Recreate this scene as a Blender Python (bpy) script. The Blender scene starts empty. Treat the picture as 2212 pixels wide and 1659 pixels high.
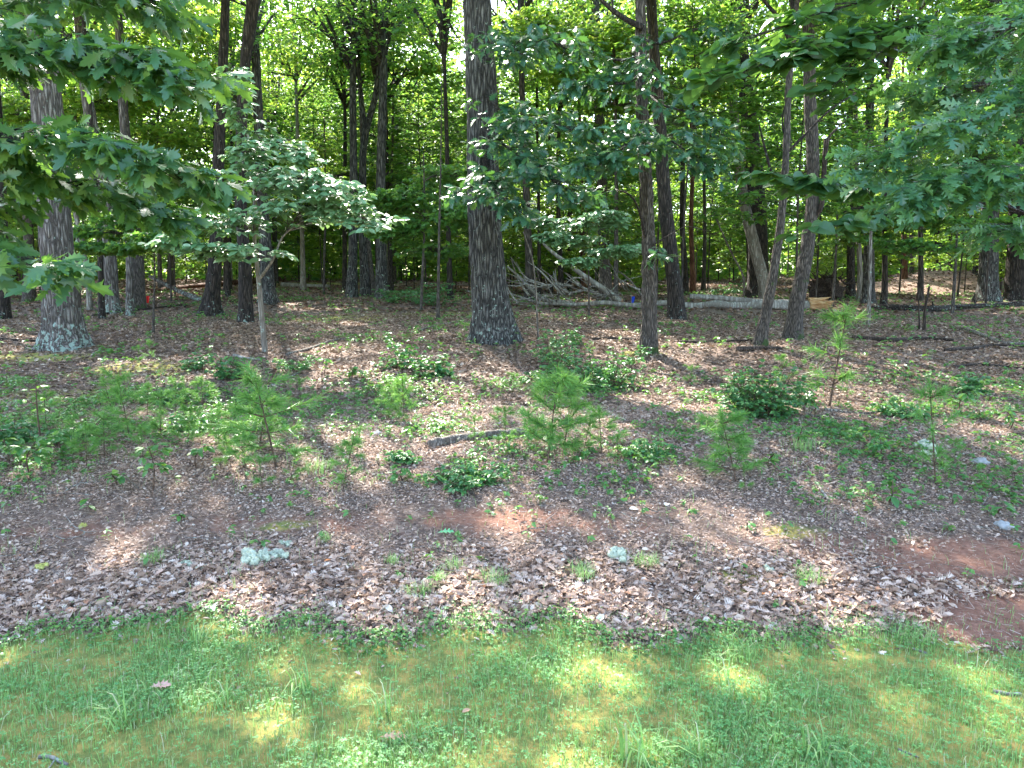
import bpy, math, random
import numpy as np
from mathutils import Vector

SC = bpy.context.scene
COL = SC.collection
R = np.random.default_rng(11)
rnd = random.Random(5)

# ------------------------------------------------------------------ camera, sky, sun, exposure
EYE = 2.1
PITCH = math.radians(6.7)
F, CX, CY = 1598.0, 1106.0, 829.5
cam = bpy.data.cameras.new('camera'); cam.lens = 26.0; cam.sensor_width = 36.0
cam.clip_start = 0.05; cam.clip_end = 2000
co = bpy.data.objects.new('camera', cam); COL.objects.link(co)
co.location = (0, 0, EYE); co.rotation_euler = (math.radians(90) - PITCH, 0, 0)
SC.camera = co

SUN_EL, SUN_AZ = math.radians(44), math.radians(-20)      # azimuth from +Y, clockwise
w = bpy.data.worlds.new('World'); SC.world = w; w.use_nodes = True
nt = w.node_tree; nt.nodes.clear()
sky = nt.nodes.new('ShaderNodeTexSky'); sky.sky_type = 'NISHITA'; sky.sun_disc = False
sky.sun_elevation = SUN_EL; sky.sun_rotation = SUN_AZ
sky.air_density = 1.0; sky.dust_density = 1.6; sky.ozone_density = 1.0
bg = nt.nodes.new('ShaderNodeBackground'); bg.inputs[1].default_value = 0.15
wo = nt.nodes.new('ShaderNodeOutputWorld')
nt.links.new(sky.outputs[0], bg.inputs[0]); nt.links.new(bg.outputs[0], wo.inputs[0])
sl = bpy.data.lights.new('sun', 'SUN'); sl.energy = 3.5; sl.angle = math.radians(0.55); sl.color = (1, .95, .86)
so = bpy.data.objects.new('sun', sl); COL.objects.link(so)
sd = Vector((math.sin(SUN_AZ)*math.cos(SUN_EL), math.cos(SUN_AZ)*math.cos(SUN_EL), math.sin(SUN_EL)))
so.rotation_euler = (-sd).to_track_quat('-Z', 'Y').to_euler(); so.location = sd*60
SC.view_settings.view_transform = 'Standard'; SC.view_settings.look = 'None'
SC.view_settings.gamma = 1; SC.view_settings.use_curve_mapping = False
SC.view_settings.exposure = 3.02
cy = SC.cycles
cy.max_bounces = 7; cy.diffuse_bounces = 4; cy.glossy_bounces = 2; cy.transmission_bounces = 4
cy.transparent_max_bounces = 4; cy.caustics_reflective = False; cy.caustics_refractive = False
cy.sample_clamp_indirect = 6.0
SC.render.filter_size = 1.15

# ------------------------------------------------------------------ noise and terrain
def _h(i, j, k):
    n = (i*374761393 + j*668265263 + k*2147483647 // 3) & 0xffffffff
    n = ((n ^ (n >> 13))*1274126177) & 0xffffffff
    return ((n ^ (n >> 16)) & 0xffff)/65535.0
def vnoise(x, y, z=0.0):
    x, y, z = np.broadcast_arrays(np.asarray(x, float), np.asarray(y, float), np.asarray(z, float))
    xi, yi, zi = np.floor(x).astype(np.int64), np.floor(y).astype(np.int64), np.floor(z).astype(np.int64)
    fx, fy, fz = x-xi, y-yi, z-zi
    fx, fy, fz = fx*fx*(3-2*fx), fy*fy*(3-2*fy), fz*fz*(3-2*fz)
    o = 0
    for a in (0, 1):
        for b in (0, 1):
            for c in (0, 1):
                wgt = (fx if a else 1-fx)*(fy if b else 1-fy)*(fz if c else 1-fz)
                o = o + wgt*_h(xi+a, yi+b, zi+c)
    return o
S = 1.2
PD = np.array([-200, 0, 3.2, 3.55, 3.8, 4.4, 5.2, 6.2, 7.2, 8.5, 12, 17, 24, 35, 50, 80, 200])*S
PZ = np.array([-.3, 0, .0, -.01, .06, .15, .28, .46, .53, .62, 1.01, 1.34, 1.75, 2.35, 3.25, 4.4, 6])*S
MX, MY = 21.5, 37.0
def H(x, y):
    x = np.asarray(x, float); y = np.asarray(y, float)
    z = (np.interp(y-.25, PD, PZ)+np.interp(y, PD, PZ)*2+np.interp(y+.25, PD, PZ))/4
    amp = np.clip((y-4.0)/8, 0, 1)
    z = z + amp*.16*(vnoise(x*.35+7, y*.35)-.5) + np.clip((y-3.8)/2, .12, 1)*.05*(vnoise(x*1.7, y*1.7+9)-.5)
    z = z + np.clip((y-4.2)/2, 0, 1)*.02*(vnoise(x*6, y*6+3)-.5)
    z = z + .95*np.exp(-((x-MX)/3.8)**2-((y-MY)/2.6)**2)
    return z
cp, sp = math.cos(PITCH), math.sin(PITCH)
def rdir(px, py):
    x = (px-CX)/F; u = -(py-CY)/F
    return x, cp+u*sp, -sp+u*cp
def at(px, py, d):
    x, y, z = rdir(px, py); t = d/y
    return np.array([x*t, d, EYE+z*t])
_DS = np.concatenate([np.arange(2, 20, .03), np.arange(20, 75, .1)])
def gp(px, py):
    x, y, z = rdir(px, py); t = _DS/y
    b = (EYE+z*t) <= H(x*t, _DS)
    i = int(np.argmax(b)) if b.any() else int(np.argmin(np.abs(_DS-44)))
    return np.array([x*t[i], _DS[i], float(H(x*t[i], _DS[i]))])
def onG(x, y, dz=0): return np.array([x, y, float(H(x, y))+dz])
def edge_y(x):
    return 3.68*S + .13*(vnoise(x*1.1+4, 0)-.5)*2 + .14*(vnoise(x*3.1, 2.2)-.5)*2

# ------------------------------------------------------------------ object helpers
def tag(o, label=None, cat=None, group=None, kind=None):
    if label: o['label'] = label
    if cat: o['category'] = cat
    if group: o['group'] = group
    if kind: o['kind'] = kind
    return o
def empty(name, loc, label=None, cat=None, group=None):
    o = bpy.data.objects.new(name, None); COL.objects.link(o); o.location = tuple(loc)
    o.empty_display_size = .2
    return tag(o, label, cat, group)
def raw_mesh(name, V, faces, mats, smooth=False, matidx=None):
    """faces: list of int arrays (n,k)"""
    me = bpy.data.meshes.new(name)
    V = np.asarray(V, np.float32)
    me.vertices.add(len(V)); me.vertices.foreach_set('co', V.ravel())
    faces = [np.asarray(f, np.int32) for f in faces if len(f)]
    nl = sum(f.size for f in faces); npoly = sum(len(f) for f in faces)
    me.loops.add(nl); me.loops.foreach_set('vertex_index', np.concatenate([f.ravel() for f in faces]))
    tot = np.concatenate([np.full(len(f), f.shape[1], np.int32) for f in faces])
    me.polygons.add(npoly)
    st = np.concatenate([[0], np.cumsum(tot)[:-1]]).astype(np.int32)
    me.polygons.foreach_set('loop_start', st)
    try: me.polygons.foreach_set('loop_total', tot)
    except Exception: pass
    if matidx is not None: me.polygons.foreach_set('material_index', np.asarray(matidx, np.int32))
    me.polygons.foreach_set('use_smooth', np.full(npoly, bool(smooth)))
    for m in (mats if isinstance(mats, (list, tuple)) else [mats]): me.materials.append(m)
    me.update(calc_edges=True)
    return me
class Geo:
    def __init__(s): s.V = []; s.F = {3: [], 4: []}; s.n = 0
    def add(s, V, faces):
        V = np.asarray(V, float)
        for f in faces:
            f = np.asarray(f)
            if len(f): s.F[f.shape[1]].append(f+s.n)
        s.V.append(V); s.n += len(V)
    def mesh(s, name, mat, smooth=False, origin=(0, 0, 0)):
        V = np.concatenate(s.V)-np.asarray(origin, float)
        fs = [np.concatenate(s.F[k]) for k in (3, 4) if s.F[k]]
        return raw_mesh(name, V, fs, mat, smooth)
    def obj(s, name, mat, parent=None, smooth=False, origin=(0, 0, 0)):
        if not s.V: return None
        o = bpy.data.objects.new(name, s.mesh(name, mat, smooth, origin)); COL.objects.link(o)
        if parent: o.parent = parent
        else: o.location = tuple(origin)
        return o
def nrm(a):
    a = np.asarray(a, float); return a/np.maximum(np.linalg.norm(a, axis=-1, keepdims=True), 1e-9)
def frames(D, N):
    X = nrm(D); Y = nrm(np.cross(N, X)); Z = np.cross(X, Y)
    return np.stack([X, Y, Z], axis=-1)            # columns
def scatter(g, proto, P, Rm, sc):
    PV, faces = proto; n = len(P)
    if n == 0: return
    sc = np.asarray(sc, float)
    if sc.ndim == 1: sc = sc[:, None]
    W = np.einsum('nij,nvj->nvi', Rm, PV[None]*sc[:, None, :] if sc.shape[1] == 3 else PV[None]*sc[:, :, None])
    W = W + P[:, None, :]
    m = len(PV); off = (np.arange(n)*m)[:, None, None]
    g.add(W.reshape(-1, 3), [(np.asarray(f)[None]+off).reshape(-1, np.asarray(f).shape[1]) for f in faces if len(f)])
def tube(g, path, rad, sides=8, disp=None, cap=False):
    path = np.asarray(path, float); n = len(path); rad = np.broadcast_to(np.asarray(rad, float), (n,))
    T = nrm(np.gradient(path, axis=0))
    ref = np.array([1., 0, 0]) if abs(nrm(path[-1]-path[0])[0]) < .8 else np.array([0, 0, 1.])
    U = nrm(np.cross(T, ref)); W = np.cross(T, U)
    th = np.linspace(0, 2*np.pi, sides, endpoint=False)
    rr = np.repeat(rad[:, None], sides, 1)
    if disp is not None: rr = rr + disp(th[None, :], np.arange(n)[:, None], path, rad)
    V = path[:, None]+rr[..., None]*(U[:, None]*np.cos(th)[None, :, None]+W[:, None]*np.sin(th)[None, :, None])
    i = np.arange(n-1)[:, None]*sides; j = np.arange(sides)[None]; k = (j+1) % sides
    q = np.stack([i+j, i+k, i+sides+k, i+sides+j], -1).reshape(-1, 4)
    Vs = V.reshape(-1, 3); fs = [q]
    if cap:
        c0, c1 = len(Vs), len(Vs)+1
        Vs = np.vstack([Vs, path[:1], path[-1:]])
        jj = np.arange(sides); kk = (jj+1) % sides
        fs.append(np.stack([kk, jj, np.full(sides, c0)], -1))
        fs.append(np.stack([(n-1)*sides+jj, (n-1)*sides+kk, np.full(sides, c1)], -1))
    g.add(Vs, fs)
def twigs(g, A, B, ra, rb):
    A = np.asarray(A, float); B = np.asarray(B, float); n = len(A)
    if n == 0: return
    T = nrm(B-A); ref = np.where(np.abs(T[:, 2:3]) > .8, np.array([[1., 0, 0]]), np.array([[0, 0, 1.]]))
    U = nrm(np.cross(T, ref)); W = np.cross(T, U)
    ra = np.broadcast_to(ra, (n,))[:, None]; rb = np.broadcast_to(rb, (n,))[:, None]
    L = []
    for P, r in ((A, ra), (B, rb)):
        for k in range(3):
            a = 2*math.pi*k/3; L.append(P+r*(U*math.cos(a)+W*math.sin(a)))
    V = np.stack(L, 1)
    base = np.array([[0, 1, 4, 3], [1, 2, 5, 4], [2, 0, 3, 5]])
    g.add(V.reshape(-1, 3), [(base[None]+(np.arange(n)*6)[:, None, None]).reshape(-1, 4)])
def resample(P, n, smooth=True):
    P = np.asarray(P, float)
    d = np.concatenate([[0], np.cumsum(np.linalg.norm(np.diff(P, axis=0), axis=1))])
    t = np.linspace(0, d[-1], n)
    if smooth and len(P) > 2:
        m = np.gradient(P, d, axis=0)
        i = np.clip(np.searchsorted(d, t, side='right')-1, 0, len(P)-2)
        hh = (d[i+1]-d[i])[:, None]; s = ((t-d[i])[:, None])/hh
        return ((2*s**3-3*s**2+1)*P[i]+(s**3-2*s**2+s)*hh*m[i]+(-2*s**3+3*s**2)*P[i+1]+(s**3-s**2)*hh*m[i+1])
    return np.stack([np.interp(t, d, P[:, k]) for k in range(3)], 1)

# ------------------------------------------------------------------ materials
def nodes(name):
    m = bpy.data.materials.new(name); m.use_nodes = True
    t = m.node_tree; t.nodes.clear()
    out = t.nodes.new('ShaderNodeOutputMaterial')
    def N(ty, **kw):
        n = t.nodes.new('ShaderNode'+ty)
        for k, v in kw.items():
            if k.startswith('i_'):
                key = k[2:]; key = int(key) if key.isdigit() else key.replace('_', ' ')
                n.inputs[key].default_value = v
            else: setattr(n, k, v)
        return n
    return m, t, out, N, t.links.new
def ramp(N, stops, interp='LINEAR'):
    r = N('ValToRGB'); e = r.color_ramp.elements; r.color_ramp.interpolation = interp
    while len(e) < len(stops): e.new(.5)
    for k, (p, c) in enumerate(stops): e[k].position = p; e[k].color = (*c, 1)
    return r
def leaf_mat(name, stops, trans, tw=.38, rough=.42, spec=.5, tstops=None):
    m, t, out, N, L = nodes(name)
    g = N('NewGeometry'); r = ramp(N, stops); L(g.outputs['Random Per Island'], r.inputs[0])
    p = N('BsdfPrincipled'); L(r.outputs[0], p.inputs['Base Color'])
    p.inputs['Roughness'].default_value = rough; p.inputs['Specular IOR Level'].default_value = spec
    if tw > 0:
        tr = N('BsdfTranslucent')
        mx = N('Mix', data_type='RGBA', blend_type='MIX'); mx.inputs[0].default_value = .75
        L(r.outputs[0], mx.inputs[6]); mx.inputs[7].default_value = (*trans, 1)
        if tstops:
            r2 = ramp(N, tstops); mth = N('Math', operation='FRACT'); mm = N('Math', operation='MULTIPLY'); mm.inputs[1].default_value = 7.31
            L(g.outputs['Random Per Island'], mm.inputs[0]); L(mm.outputs[0], mth.inputs[0]); L(mth.outputs[0], r2.inputs[0]); L(r2.outputs[0], mx.inputs[7])
        L(mx.outputs[2], tr.inputs[0])
        ms = N('MixShader'); ms.inputs[0].default_value = tw
        L(p.outputs[0], ms.inputs[1]); L(tr.outputs[0], ms.inputs[2]); L(ms.outputs[0], out.inputs[0])
    else: L(p.outputs[0], out.inputs[0])
    return m
M = {}
M['oak'] = leaf_mat('oak_leaf', [(0, (.026, .085, .036)), (.5, (.044, .13, .052)), (.88, (.08, .18, .06)), (1, (.18, .28, .05))], (.24, .46, .04), .36, .36, .7)
M['oak_silhouette'] = leaf_mat('shade_tinted_oak_leaf', [(0, (.02, .07, .035)), (.5, (.034, .11, .055)), (.93, (.06, .15, .06)), (1, (.16, .26, .06))], (.16, .38, .04), .22, .34, .7)  # oak leaf copy darkened in colour for boughs seen against the light
M['white_oak'] = leaf_mat('lobed_oak_leaf', [(0, (.028, .095, .046)), (.5, (.05, .15, .07)), (1, (.11, .23, .09))], (.24, .48, .06), .32, .36, .7)
M['round'] = leaf_mat('round_leaf', [(0, (.03, .10, .04)), (1, (.07, .17, .06))], (.2, .4, .04), .38, .38, .7)
M['glossy'] = leaf_mat('glossy_leaf', [(0, (.11, .25, .11)), (1, (.25, .40, .20))], (.3, .5, .12), .22, .34, 1.0)  # base colour paled to carry the light reflected off these leaves
M['maple'] = leaf_mat('maple_leaf', [(0, (.07, .17, .035)), (.6, (.12, .26, .04)), (1, (.2, .32, .05))], (.42, .62, .04), .52, .45, .45,
                      tstops=[(0, (.28, .52, .04)), (.5, (.48, .70, .06)), (1, (.70, .78, .12))])
M['canopy'] = leaf_mat('canopy_leaf', [(0, (.045, .13, .04)), (.5, (.07, .19, .05)), (1, (.12, .25, .06))], (.28, .5, .04), .48, .42, .5,
                       tstops=[(0, (.18, .42, .05)), (.6, (.36, .62, .06)), (1, (.60, .74, .10))])
M['herb'] = leaf_mat('herb_leaf', [(0, (.05, .16, .045)), (.7, (.09, .24, .06)), (1, (.20, .32, .06))], (.25, .5, .06), .33, .42, .5)
M['berry'] = leaf_mat('shrub_leaf', [(0, (.05, .15, .06)), (.7, (.09, .23, .08)), (1, (.16, .32, .08))], (.16, .4, .05), .3, .4, .5)
M['pine'] = leaf_mat('pine_needle', [(0, (.07, .19, .05)), (.6, (.11, .27, .06)), (1, (.20, .36, .08))], (.3, .55, .08), .3, .45, .4)
M['grass'] = leaf_mat('grass_blade', [(0, (.15, .27, .09)), (.5, (.25, .41, .14)), (.8, (.38, .52, .18)), (.9, (.46, .44, .25)), (1, (.58, .50, .36))], (.22, .48, .09), .35, .5, .35)
M['clover'] = leaf_mat('clover_leaf', [(0, (.10, .28, .09)), (.7, (.17, .38, .12)), (1, (.28, .48, .15))], (.2, .5, .12), .3, .5, .35)
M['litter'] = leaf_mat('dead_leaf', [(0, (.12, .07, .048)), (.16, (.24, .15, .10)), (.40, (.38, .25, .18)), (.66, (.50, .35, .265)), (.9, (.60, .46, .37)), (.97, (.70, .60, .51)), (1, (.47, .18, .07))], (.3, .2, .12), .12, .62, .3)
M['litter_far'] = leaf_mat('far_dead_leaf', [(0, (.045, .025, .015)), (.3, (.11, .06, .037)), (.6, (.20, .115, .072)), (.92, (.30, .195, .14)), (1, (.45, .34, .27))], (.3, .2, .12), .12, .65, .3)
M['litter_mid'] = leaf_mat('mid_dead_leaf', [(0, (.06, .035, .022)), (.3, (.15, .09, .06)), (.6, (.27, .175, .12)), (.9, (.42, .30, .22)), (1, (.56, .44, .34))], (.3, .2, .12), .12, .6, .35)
M['debris'] = leaf_mat('dry_debris', [(0, (.10, .06, .04)), (.5, (.28, .19, .14)), (1, (.50, .40, .33))], (0, 0, 0), 0, .8, .2)

def bark_mat(name, dark, mid, light, lichen=.0, scale=26, moss=0, vstretch=.12, bump=.8, lich_h=.8):
    m, t, out, N, L = nodes(name)
    tc = N('TexCoord'); mp = N('Mapping'); mp.inputs['Scale'].default_value = (scale, scale, scale*vstretch)
    L(tc.outputs['Object'], mp.inputs[0])
    nz = N('TexNoise'); nz.inputs['Scale'].default_value = .55; nz.inputs['Detail'].default_value = 3
    L(mp.outputs[0], nz.inputs[0])
    ad = N('Mix', data_type='VECTOR'); ad.inputs[0].default_value = .35
    L(mp.outputs[0], ad.inputs[4]); L(nz.outputs['Color'], ad.inputs[5])
    vo = N('TexVoronoi', feature='DISTANCE_TO_EDGE'); vo.inputs['Scale'].default_value = 1.0
    va = N('VectorMath', operation='MULTIPLY_ADD'); va.inputs[1].default_value = (1.6, 1.6, 1.6)
    L(nz.outputs['Color'], va.inputs[0]); L(mp.outputs[0], va.inputs[2]); L(va.outputs[0], vo.inputs[0])
    cr = ramp(N, [(0, (0, 0, 0)), (.10, (.2, .2, .2)), (.34, (1, 1, 1))]); L(vo.outputs['Distance'], cr.inputs[0])
    n2 = N('TexNoise'); n2.inputs['Scale'].default_value = 2.2; n2.inputs['Detail'].default_value = 6; n2.inputs['Roughness'].default_value = .7
    L(tc.outputs['Object'], n2.inputs[0])
    n3 = N('TexNoise'); n3.inputs['Scale'].default_value = 34; n3.inputs['Detail'].default_value = 5; L(tc.outputs['Object'], n3.inputs[0])
    c1 = ramp(N, [(.3, mid), (.7, light)]); 
    av = N('Math', operation='MULTIPLY_ADD'); av.inputs[1].default_value = .5
    hv = N('Math', operation='MULTIPLY'); hv.inputs[1].default_value = .5
    L(n2.outputs[0], hv.inputs[0]); L(n3.outputs[0], av.inputs[0]); L(hv.outputs[0], av.inputs[2]); L(av.outputs[0], c1.inputs[0])
    mx = N('Mix', data_type='RGBA'); mx.inputs[6].default_value = (*dark, 1)
    L(cr.outputs[0], mx.inputs[0]); L(c1.outputs[0], mx.inputs[7])
    col = mx.outputs[2]
    if lichen > 0 or moss > 0:
        sx = N('SeparateXYZ'); L(tc.outputs['Object'], sx.inputs[0])
        for amt, c, sc_, hh in ((lichen, (.27, .34, .29), 13, lich_h), (moss, (.045, .075, .02), 5, .30)):
            if amt <= 0: continue
            ln = N('TexNoise'); ln.inputs['Scale'].default_value = sc_; ln.inputs['Detail'].default_value = 5; ln.inputs['Roughness'].default_value = .65
            L(tc.outputs['Object'], ln.inputs[0])
            mr = N('MapRange'); mr.inputs[1].default_value = 0; mr.inputs[2].default_value = hh; mr.inputs[3].default_value = amt; mr.inputs[4].default_value = amt*.12
            L(sx.outputs[2], mr.inputs[0])
            a = N('Math', operation='ADD'); L(ln.outputs[0], a.inputs[0]); L(mr.outputs[0], a.inputs[1])
            r3 = ramp(N, [(.66, (0, 0, 0)), (.72, (1, 1, 1))]); L(a.outputs[0], r3.inputs[0])
            m2 = N('Mix', data_type='RGBA'); L(r3.outputs[0], m2.inputs[0]); L(col, m2.inputs[6]); m2.inputs[7].default_value = (*c, 1)
            col = m2.outputs[2]
    p = N('BsdfPrincipled'); p.inputs['Roughness'].default_value = .85; p.inputs['Specular IOR Level'].default_value = .25
    L(col, p.inputs['Base Color'])
    b = N('Bump'); b.inputs['Strength'].default_value = bump; b.inputs['Distance'].default_value = .02
    ha = N('Math', operation='MULTIPLY_ADD'); ha.inputs[1].default_value = .35; L(n3.outputs[0], ha.inputs[0]); L(cr.outputs[0], ha.inputs[2])
    L(ha.outputs[0], b.inputs['Height']); L(b.outputs[0], p.inputs['Normal']); L(p.outputs[0], out.inputs[0])
    return m
M['bark_grey'] = bark_mat('grey_oak_bark', (.045, .035, .03), (.17, .145, .13), (.33, .29, .265), lichen=.175, scale=21, lich_h=.9, moss=.0)
M['bark_big'] = bark_mat('furrowed_oak_bark', (.016, .014, .013), (.085, .078, .07), (.22, .205, .19), lichen=.085, scale=20, lich_h=2.2)
M['bark_brown'] = bark_mat('brown_bark', (.032, .026, .022), (.13, .105, .088), (.24, .20, .17), scale=44, moss=.18)
M['bark_dark'] = bark_mat('dark_bark', (.012, .009, .008), (.05, .038, .03), (.105, .08, .065), lichen=.085, scale=24, lich_h=.6)
M['bark_pale'] = bark_mat('pale_smooth_bark', (.12, .10, .08), (.24, .205, .17), (.38, .34, .30), scale=16, bump=.25, lichen=.08, lich_h=5)
M['bark_far'] = bark_mat('far_bark', (.02, .016, .013), (.07, .055, .045), (.15, .12, .10), scale=22, bump=.4)
M['bark_red'] = bark_mat('reddish_bark', (.05, .02, .012), (.17, .07, .04), (.26, .13, .08), scale=22, bump=.4)
M['stick'] = bark_mat('weathered_wood', (.07, .055, .045), (.20, .165, .14), (.42, .37, .32), scale=30, bump=.4, lichen=.06, lich_h=5)
M['dead_pale'] = bark_mat('silver_dead_wood', (.16, .14, .115), (.24, .215, .185), (.46, .43, .385), scale=9, bump=.4, lichen=.05, lich_h=5)
M['stick_dark'] = bark_mat('damp_dark_wood', (.018, .012, .009), (.06, .042, .032), (.14, .10, .08), scale=30, bump=.5)
M['stem'] = bark_mat('thin_stem', (.05, .03, .02), (.12, .07, .045), (.22, .14, .10), scale=80, bump=.1)

def plain(name, c, rough=.8, c2=None, scale=20, bump=.0, bscale=None):
    m, t, out, N, L = nodes(name)
    p = N('BsdfPrincipled'); p.inputs['Roughness'].default_value = rough; p.inputs['Specular IOR Level'].default_value = .3
    tc = N('TexCoord'); n = N('TexNoise'); n.inputs['Scale'].default_value = scale; n.inputs['Detail'].default_value = 6
    L(tc.outputs['Object'], n.inputs[0]); r = ramp(N, [(.3, c), (.7, c2 or c)]); L(n.outputs[0], r.inputs[0]); L(r.outputs[0], p.inputs['Base Color'])
    if bump:
        b = N('Bump'); b.inputs['Strength'].default_value = bump; b.inputs['Distance'].default_value = .01
        n2 = N('TexNoise'); n2.inputs['Scale'].default_value = bscale or scale*2; n2.inputs['Detail'].default_value = 6
        L(tc.outputs['Object'], n2.inputs[0]); L(n2.outputs[0], b.inputs['Height']); L(b.outputs[0], p.inputs['Normal'])
    L(p.outputs[0], out.inputs[0]); return m
M['lichen'] = plain('reindeer_lichen', (.38, .42, .30), .9, (.60, .63, .47), 60, .8, 160)
M['rock'] = plain('grey_rock', (.20, .20, .20), .85, (.42, .42, .41), 14, .8, 40)
M['splinter'] = plain('fresh_split_wood', (.34, .15, .05), .8, (.62, .42, .22), 5, .5)
M['red_flag'] = plain('red_plastic_flag', (.75, .03, .03), .5)
M['blue_flag'] = plain('blue_plastic_flag', (.01, .05, .45), .5)
M['wire'] = plain('flag_wire', (.2, .2, .2), .5)
M['sulphur'] = plain('yellow_fungus', (.50, .48, .10), .8, (.62, .60, .22), 40, .5)
M['white_leaf'] = plain('pale_leaf_underside', (.62, .62, .56), .6, (.72, .72, .68), 30)
M['tan_leaf'] = plain('tan_fallen_leaf', (.42, .23, .14), .6, (.52, .32, .21), 30)
M['pink_leaf'] = plain('pinkish_fallen_leaf', (.46, .25, .19), .6, (.58, .36, .29), 30)
M['green_leaf'] = plain('fresh_green_leaf', (.10, .36, .14), .5, (.16, .44, .20), 30)
M['orange_leaf'] = plain('orange_fallen_leaf', (.52, .17, .05), .6, (.62, .25, .09), 30)

def ground_mat():
    m, t, out, N, L = nodes('forest_soil')
    tc = N('TexCoord'); P = tc.outputs['Object']
    def noise(s, d=6, r=.6):
        n = N('TexNoise'); n.inputs['Scale'].default_value = s; n.inputs['Detail'].default_value = d; n.inputs['Roughness'].default_value = r; L(P, n.inputs[0]); return n.outputs[0]
    def mix(f, a, b):
        x = N('Mix', data_type='RGBA')
        if hasattr(f, 'links'): L(f, x.inputs[0])
        else: x.inputs[0].default_value = f
        for s_, v in ((6, a), (7, b)):
            if hasattr(v, 'links'): L(v, x.inputs[s_])
            else: x.inputs[s_].default_value = (*v, 1)
        return x.outputs[2]
    def attr(n):
        a = N('Attribute', attribute_name=n); return a.outputs['Fac']
    def mul_ramp(a, nz, lo, hi):
        ad = N('Math', operation='ADD'); L(a, ad.inputs[0]); L(nz, ad.inputs[1])
        r = ramp(N, [(lo, (0, 0, 0)), (hi, (1, 1, 1))]); L(ad.outputs[0], r.inputs[0]); return r.outputs[0]
    vo = N('TexVoronoi'); vo.inputs['Scale'].default_value = 38; L(P, vo.inputs[0])
    lr = ramp(N, [(0, (.06, .038, .028)), (.35, (.15, .10, .075)), (.7, (.25, .18, .14)), (1, (.36, .28, .23))]); 
    sx = N('SeparateColor'); L(vo.outputs['Color'], sx.inputs[0]); L(sx.outputs[0], lr.inputs[0])
    soil = ramp(N, [(.3, (.085, .055, .042)), (.7, (.20, .135, .105))]); L(noise(14), soil.inputs[0])
    c = mix(.45, soil.outputs[0], lr.outputs[0])
    clay = ramp(N, [(.3, (.17, .08, .053)), (.7, (.31, .16, .11))]); L(noise(22), clay.inputs[0])
    c = mix(mul_ramp(attr('clay'), noise(5), .72, .98), c, clay.outputs[0])
    moss = ramp(N, [(.3, (.09, .14, .04)), (.46, (.19, .21, .06)), (.6, (.36, .27, .08)), (.72, (.20, .14, .08))]); L(noise(9, 8, .7), moss.inputs[0])
    c = mix(mul_ramp(attr('moss'), noise(3.2), .68, .9), c, moss.outputs[0])
    p = N('BsdfPrincipled'); p.inputs['Roughness'].default_value = .95; p.inputs['Specular IOR Level'].default_value = .15
    L(c, p.inputs['Base Color'])
    b = N('Bump'); b.inputs['Strength'].default_value = .9; b.inputs['Distance'].default_value = .015
    L(noise(70, 8, .7), b.inputs['Height']); L(b.outputs[0], p.inputs['Normal']); L(p.outputs[0], out.inputs[0])
    return m
M['ground'] = ground_mat()

# ------------------------------------------------------------------ ground
def G2(x, y, cx, cy, sx, sy): return np.exp(-((x-cx)/sx)**2-((y-cy)/sy)**2)
CLAY = [(gp(1230, 1130), 1.0, .35, .36), (gp(1430, 1110), .5, .2, .3), (gp(2130, 1225), .8, .34, 1.5), (gp(2185, 1345), .62, .40, 1.9), (gp(1990, 1290), .4, .2, .6),
        (gp(130, 1150), 1.1, .28, .34), (gp(650, 1130), 1.2, .25, .42), (gp(1060, 1120), .8, .25, .6), (gp(1800, 1180), 1.0, .3, .4), (gp(1160, 1395), .6, .06, .7)]
MOSSP = [(gp(1600, 1260), .35, .14, .9), (gp(1720, 1150), .3, .14, .5), (gp(720, 690), 1.6, .8, 1.1), (gp(60, 775), 1.0, .4, 1.0), (gp(130, 860), 1.5, .5, .8),
         (gp(990, 680), 1.6, .8, 1.0), (gp(600, 1140), .3, .1, .5), (gp(1380, 765), .35, .15, 1.0), (gp(300, 800), 1.2, .5, .6), (gp(700, 615), 4, 2, .9)]
def clay_f(x, y):
    a = 0
    for (p, sx, sy, amt) in CLAY: a = np.maximum(a, amt*G2(x, y, p[0], p[1], sx, sy))
    return a
def moss_f(x, y):
    a = 0
    for (p, sx, sy, amt) in MOSSP: a = np.maximum(a, amt*G2(x, y, p[0], p[1], sx, sy))
    e = edge_y(x); return np.maximum(a, np.clip((e+.04-y)/.35, 0, 1)*.95)
def graded(lo, hi, step_near, c, grow):
    out = [c]; s = step_near
    while out[-1] < hi: out.append(out[-1]+s); s *= (1 if abs(out[-1]-c) < grow else 1.06)
    a = [c]; s = step_near
    while a[-1] > lo: a.append(a[-1]-s); s *= (1 if abs(a[-1]-c) < grow else 1.06)
    return np.array(sorted(set(a[1:]+out)))
xs = graded(-260, 260, .045, 0, 5.5); ys = graded(-120, 300, .04, 5.5, 3.8)
XX, YY = np.meshgrid(xs, ys)
ZZ = H(XX, YY)
nx, ny = len(xs), len(ys)
i = np.arange(ny-1)[:, None]*nx+np.arange(nx-1)[None]
me = raw_mesh('ground', np.stack([XX, YY, ZZ], -1).reshape(-1, 3), [np.stack([i, i+1, i+nx+1, i+nx], -1).reshape(-1, 4)], M['ground'], True)
for nme, f in (('clay', clay_f), ('moss', moss_f)):
    a = me.attributes.new(nme, 'FLOAT', 'POINT'); a.data.foreach_set('value', np.broadcast_to(f(XX, YY), XX.shape).astype(np.float32).ravel())
go = bpy.data.objects.new('ground', me); COL.objects.link(go); go['kind'] = 'structure'

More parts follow.
